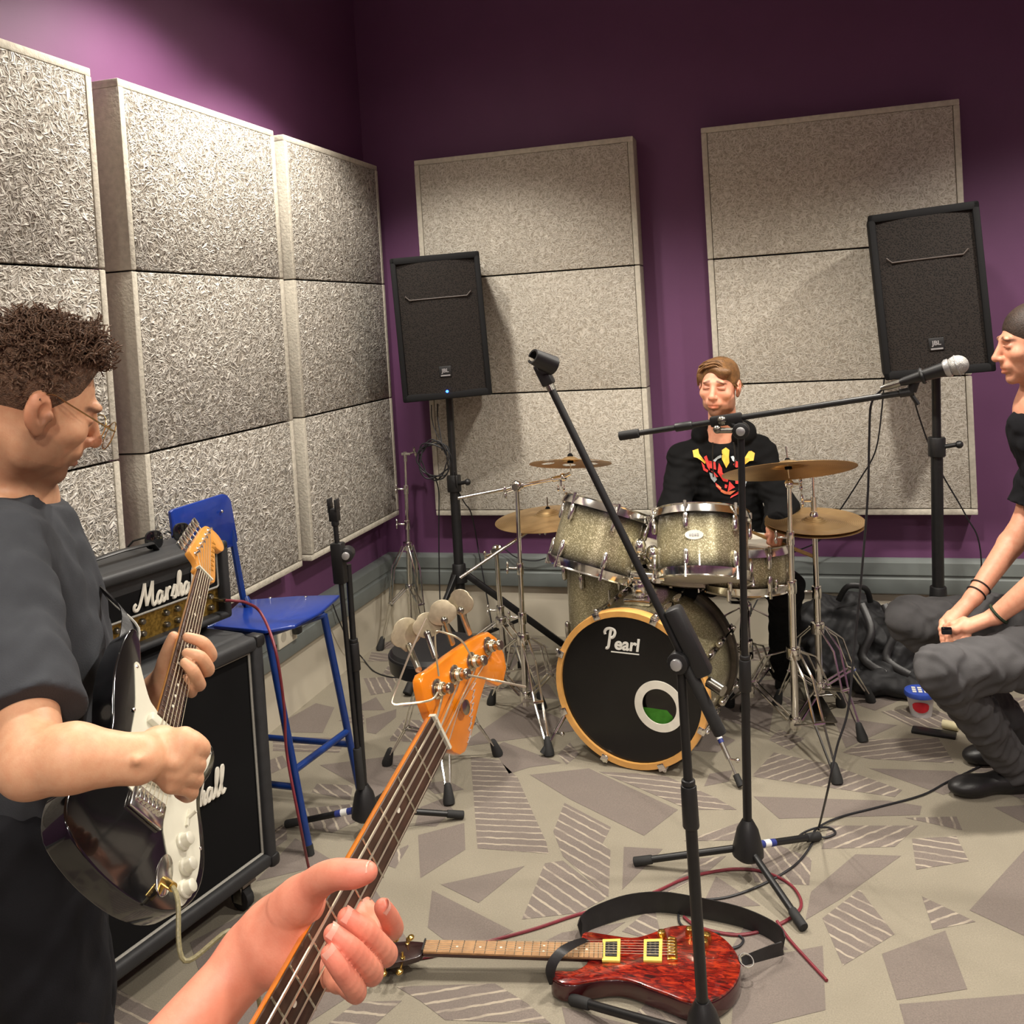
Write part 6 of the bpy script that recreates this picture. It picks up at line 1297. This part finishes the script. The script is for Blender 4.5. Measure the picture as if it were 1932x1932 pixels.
# hair of the drummer
hd_l = lambda x, y, zz: HD + (rD * x + fD * y + uD * zz) * .95
S = Flesh(np.array(HD) - .17, np.array(HD) + .17, .003); axh = (rD, fD, uD)
S.ell(hd_l(0, -.019, .039), (.0768, .0965, .081), axh, 0).ell(hd_l(-.008, .0, .074), (.058, .08, .04), axh, .02).ell(hd_l(-.034, .068, .072), (.034, .024, .022), axh, .015)
S.ell(hd_l(.026, .135, -.006), (.062, .08, .108), axh, .012, '-').ell(hd_l(-.03, .135, -.028), (.05, .07, .09), axh, .012, '-').ell(hd_l(0, .06, -.09), (.12, .11, .1), axh, .008, '-').ell(hd_l(0, 0, -.15), (.13, .15, .09), axh, .01, '-')
for q in (-1, 1): S.ell(hd_l(.085 * q, -.012, -.02), (.028, .022, .036), axh, .004, '-')
S.ell(hd_l(.07, .03, .055), (.014, .026, .034), axh, .012)
m_hd = mat('light_brown_hair', (116, 82, 48), .5, var=.4, vs=30, bump=.8, bs=200, bd=.002); hh_ = S.build('hair', m_hd, dr); del S
mb = MB()
for i in range(260):
    a = random.random(); b = random.random(); p0 = Vector((.036 - .012 * b, .075 - .12 * b, .094 + .016 * math.sin(b * 2.4)))   # parting, front to crown
    if random.random() < .75: p2 = Vector((-.05 - .03 * a, .078 - .075 * a - .09 * b, .062 - .075 * a)); pm = (p0 + p2) / 2 + Vector((-.008, .006, .03))
    else: p2 = Vector((.078, .035 - .1 * b, .05 - .05 * a)); pm = (p0 + p2) / 2 + Vector((.016, 0, .012))
    j_ = Vector(rng.normal(size=3)) * .003; mb.tube(catmull([hd_l(*(p0 + j_)), hd_l(*(pm + j_)), hd_l(*(p2 + j_))], 4), [.003, .0034, .0034, .0032, .003, .0028, .0024, .002, .0014], 5)
mb.build('hair_strands', m_hd, hh_, smooth=80, kind='stuff')
st = tag(MB().lathe(sA, sdir, [(.002, 0), (.0045, .004), (.0045, .01), (.0035, .016), (.0062, .07), (.0075, .13), (.0075, .38), (.006, .385)], 12).build('drumstick', mat('hickory', (206, 168, 104), .45, var=.1), loc=sA), 'wooden drumstick in the hand of the drummer above the snare', 'drumstick')

# ---------------------------------------------------------------- the seated listener at the right edge
kF, kN = fl(1716, 1170, .50), fl(1776, 1266, .48); lat = (kF - kN); lat.z = 0; lat.normalize(); fwR = Vector((-lat.y, lat.x, 0)); fwR = fwR if fwR.x < 0 else -fwR
mid = (kF + kN) / 2; pvR = mid - fwR * .5; pvR.z = .52
rt = thing('person', 'seated listener in grey jeans and black t-shirt at the right edge, hands clasped', 'person', (pvR.x, pvR.y, 0))
HR = py(1952, 668, pvR.y - .06) ; shF, shN = pvR + fwR * .06 + lat * .17 + Vector((0, 0, .54)), pvR + fwR * .06 - lat * .17 + Vector((0, 0, .54)); nkR = (shF + shN) / 2 + Vector((0, 0, .06)) - fwR * .0
nkR = py(1962, 775, nkR.y); HR = py(1950, 648, nkR.y - .03); fR = (fwR - Vector((0, 0, .1))).normalized(); rR = fR.cross(Vector((0, 0, 1))).normalized(); uR = rR.cross(fR)
wF, wN = py(1836, 1128, mid.y + .02), py(1878, 1163, mid.y - .1); hF, hN = py(1795, 1172, mid.y - .02), py(1822, 1184, mid.y - .1); eF, eN = py(1936, 985, pvR.y + .16), shN - Vector((0, 0, .27)) + fwR * .08
S = Flesh(np.min([HR, shN, hN, kN + Vector((0, 0, .1))], 0) - .16, np.max([HR, shF, pvR, eF], 0) + .2, .0032)
locR = head(S, HR, rR, fR, uR, nkR, .98)
chR = pvR + fwR * .04 + Vector((0, 0, .38)); S.cone(nkR, chR, .07, .09, .04).cone(chR, pvR, .1, .1, .04).cone(nkR, shF, .05, .05, .03).cone(nkR, shN, .05, .05, .03)
for a, b, c, h_ in ((shF, eF, wF, hF), (shN, eN, wN, hN)):
    S.chain([a, b], [.05, .041], .02).chain([b, b + (c - b) * .3, c], [.041, .039, .026], .012).cone(c, h_, .026, .027, .012, sq=((0, 0, 1), .8))
fd_ = (hN - wN).normalized(); 
for i in range(4):
    o_ = Vector((0, 0, .018 - .014 * i)) - lat * (.008 * i - .012); S.chain([hN + o_, hN + o_ + fd_ * .035, hN + o_ + fd_ * .052 + lat * .02 - Vector((0, 0, .006)), hN + o_ + fd_ * .04 + lat * .038 - Vector((0, 0, .01))], [.013, .0108, .0098, .008], .005)
    fe = (hF - wF).normalized(); S.chain([hF + o_, hF + o_ + fe * .035, hF + o_ + fe * .05 - lat * .022 - Vector((0, 0, .004)), hF + o_ + fe * .042 - lat * .036 - Vector((0, 0, .006))], [.013, .0108, .0098, .008], .005)
S.chain([hN + Vector((0, 0, .016)), py(1803, 1188, mid.y - .115), py(1789, 1188, mid.y - .11)], [.015, .0125, .0095], .006)
S.build('body', M_SKIN, rt, face_color(locR, (222, 160, 130), (120, 84, 60), (80, 56, 42), .3)); del S
axR = (lat, fwR, Vector((0, 0, 1)))
S = Flesh(np.min([shN, pvR, eN], 0) - .2, np.max([shF, pvR, nkR, eF], 0) + np.array([.2, .2, .05]), .006)
S.ell(chR, (.185, .12, .2), axR, .05).ell(pvR + Vector((0, 0, .16)), (.175, .125, .18), axR, .05).cone(nkR - Vector((0, 0, .07)), shF, .082, .072, .04).cone(nkR - Vector((0, 0, .07)), shN, .082, .072, .04)
for a, b in ((shF, eF), (shN, eN)): S.cone(a, a + (b - a) * .8, .066, .07, .02)
S.cone(nkR - Vector((0, 0, .05)), chR, .082, .125, .04)
S.folds(.003, .09, 9)
for a, b in ((shF, eF), (shN, eN)): S.cut(a + (b - a) * .76, b - a, .1)
S.build('t_shirt', cloth('black_cotton', (26, 26, 29)), rt); del S
aF, aN = fl(1935, 1378, .1), fl(1916, 1434, .1)
S = Flesh(np.min([kF, kN, pvR, aN], 0) - .16, np.max([kF, kN, pvR, aF], 0) + np.array([.16, .16, .1]), .006); S.lo[2] = 0.0; S = Flesh((S.lo[0], S.lo[1], .03), S.lo + S.vox * S.n, .006)
for h_, k_, a_ in ((pvR + lat * .1, kF, aF), (pvR - lat * .1, kN, aN)): S.chain([h_, h_ + (k_ - h_) * .5 + Vector((0, 0, .0)), k_, k_ + (a_ - k_) * .5 + fwR * .0, a_ - Vector((0, 0, .03))], [.098, .088, .072, .064, .054], .025)
S.ell(pvR, (.17, .13, .11), axR, .04).folds(.0042, .075, 21, (1, 1, 1)); S.build('jeans', cloth('grey_denim', (74, 73, 74), var=.22, vs=9), rt); del S
for a_ in (aF, aN): d_ = (fwR - lat * .25 * (1 if a_ is aF else 1)).normalized(); h_ = Vector((a_.x, a_.y, 0)) - d_ * .07; shoe(rt, h_, h_ + d_ * .27, MT['leather'])
for c, ax_, R_, m_, nm in ((wF + (eF - wF) * .14, eF - wF, .0305, 'black', 'bracelet'), (wF + (eF - wF) * .06, eF - wF, .029, 'black', 'bracelet'), (wN + (eN - wN) * .05, eN - wN, .031, None, 'bracelet')):
    MB().torus(c, ax_, R_, .0026 if m_ else .0048, 30, 6).build(nm, MT[m_] if m_ else mat('green_braid', (44, 54, 42), .8, var=.5, vs=300), rt)
S = Flesh(np.array(HR) - .17, np.array(HR) + .17, .004); hr_l = lambda x, y, zz: HR + (rR * x + fR * y + uR * zz) * .98; axh = (rR, fR, uR)
S.ell(hr_l(0, -.02, .042), (.08, .102, .09), axh, 0).ell(hr_l(0, .135, -.03), (.13, .08, .105), axh, .01, '-').ell(hr_l(0, .0, -.14), (.13, .16, .11), axh, .01, '-')
for q in (-1, 1): S.ell(hr_l(.085 * q, -.012, -.012), (.03, .022, .036), axh, .004, '-')
S.build('hair', mat('dark_hair', (52, 38, 30), .6, var=.35, vs=90, bump=.8, bs=260, bd=.002), rt); del S
throne((pvR.x, pvR.y), .47, 'black stool at the right edge, under the seated listener', R=.18, m='blackmatt', ph=.2)
# ---------------------------------------------------------------- odds and ends
c = fl(1628, 1262, .0); c = Vector((.2, 4.3, 0))
bag = thing('backpack', 'heap of crumpled black backpack and jacket against the wall base', 'backpack', c)
S = Flesh(np.array(c) - (.42, .42, 0), np.array(c) + (.5, .3, .42), .006)
for p, r in (((-.16, .06, .12), (.13, .12, .2)), ((.02, .04, .17), (.15, .14, .17)), ((.16, -.02, .12), (.16, .16, .15)), ((-.06, -.1, .07), (.18, .12, .09)), ((.12, -.2, .045), (.2, .1, .055)), ((.28, -.1, .06), (.12, .12, .07))): S.ell(c + Vector((p[0] * .85, p[1], p[2])), (r[0] * .85, r[1], r[2]), None, .05)
S.folds(.007, .17, 31).folds(.0028, .07, 8).cut(c + Vector((0, 0, .001)), (0, 0, -1), 1.)
S.build('fabric', mat('crumpled_black_nylon', (24, 24, 26), .72, var=.35, vs=10, bump=.3, bs=120), bag); del S
MB().tube(catmull([c + Vector((-.06, -.05, .33)), c + Vector((-.02, -.08, .4)), c + Vector((.05, -.07, .39)), c + Vector((.07, -.03, .32))], 5), .012, 8, flat=.4, up=(0, -1, 0)).build('handle', MT['black'], bag)
for dx in (0, .09): MB().tube(catmull([c + Vector((.03 + dx, -.09, .33)), c + Vector((.06 + dx, -.16, .24)), c + Vector((.02 + dx, -.2, .14)), c + Vector((.1 + dx, -.24, .09))], 5), .016, 8, flat=.3, up=(0, -1, .3)).build('strap', MT['leather'], bag)
tub = fl(1738, 1348); tb_ = thing('tub', 'round tub with blue lid and red label on the floor behind the shoes', 'tub', tub)
MB().lathe(tub, (0, 0, 1), [(.038, .001), (.052, .085), (.054, .088)], 26).build('bowl', mat('clear_white_plastic', (206, 204, 206), .3, var=.05), tb_)
MB().lathe(tub + Vector((0, 0, .084)), (0, 0, 1), [(.057, -.006), (.0585, .004), (.056, .012), (.05, .013), (.049, .011), (0, .011)], 30).build('lid', mat('blue_lid', (52, 78, 168), .4, var=.08), tb_)
lb = MB(); Rl = .0475
for i in range(9):
    a0 = math.radians(-130 + 9 * i); pass
vs = []; dirc = math.atan2(-tub.y, -tub.x)
for i in range(11):
    a = dirc + math.radians(-38 + 7.6 * i); w_ = .02 * math.sqrt(max(0, 1 - ((i - 5) / 5.2) ** 2)) + .002
    for zz in (-w_, w_): r_ = .0387 + (.045 + zz) * .165 + .0008; vs.append(tub + Vector((r_ * math.cos(a), r_ * math.sin(a), .044 + zz)))
lb.add(vs, [[2 * i, 2 * i + 2, 2 * i + 3, 2 * i + 1] for i in range(10)]).build('label', mat('red_label', (196, 30, 44), .5, var=.1), tb_)
for i in range(3):
    for j in range(3): MB().box(tub + Vector((-.022 + .021 * i, -.02 + .02 * j, .0965)), (.014, .012, .002)).build('print_mark', MT['whiteprint'], tb_)
ph_ = fl(1762, 1385); tag(MB().box(ph_ + Vector((0, 0, .006)), (.15, .05, .011), (Vector((.97, -.24, 0)), Vector((.24, .97, 0)), Vector((0, 0, 1)))).build('tablet', MT['black'], loc=ph_, bevel=.003), 'flat black gadget lying on the carpet in front of the blue lidded tub', 'gadget')
rp = fl(1779, 1374); tag(MB().cyl(rp + Vector((0, 0, .017)), rp + Vector((.05, -.02, .017)), .016).build('cable_roll', mat('pale_tape_roll', (206, 196, 158), .6, var=.1), loc=rp), 'small pale tape roll between tub and listener shoe', 'tape roll')
kp = py(1786, 1190, mid.y - .13); tag(MB().box(kp, (.03, .012, .022), (fwR, lat, Vector((0, 0, 1)))).build('phone', MT['blacklac'], loc=kp, bevel=.003), 'small dark phone held in the clasped hands of the listener', 'phone')
so = px(541, 1196, XL + .047); sk = thing('wall_socket', 'cream double power socket on the grey trunking beneath the blue chair', 'socket', so)
ax_ = (Vector((0, 1, 0)), Vector((0, 0, 1)), Vector((1, 0, 0))); MB().box(so, (.15, .086, .012), ax_).build('plate', MT['socket'], sk, bevel=.003)
for dy in (-.036, .036): MB().lathe(so + Vector((.006, dy, 0)), (1, 0, 0), [(.021, 0), (.021, .001), (.018, .0012)], 20).build('outlet', mat('socket_grey', (176, 170, 154), .5), sk)
pl_ = so + Vector((.025, .045, .012)); tag(MB().box(pl_, (.036, .05, .03), (Vector((0, 1, 0)), Vector((0, 0, 1)), Vector((1, 0, 0)))).build('power_plug', MT['black'], loc=pl_, bevel=.006), 'black power plug in the cream wall socket', 'plug')
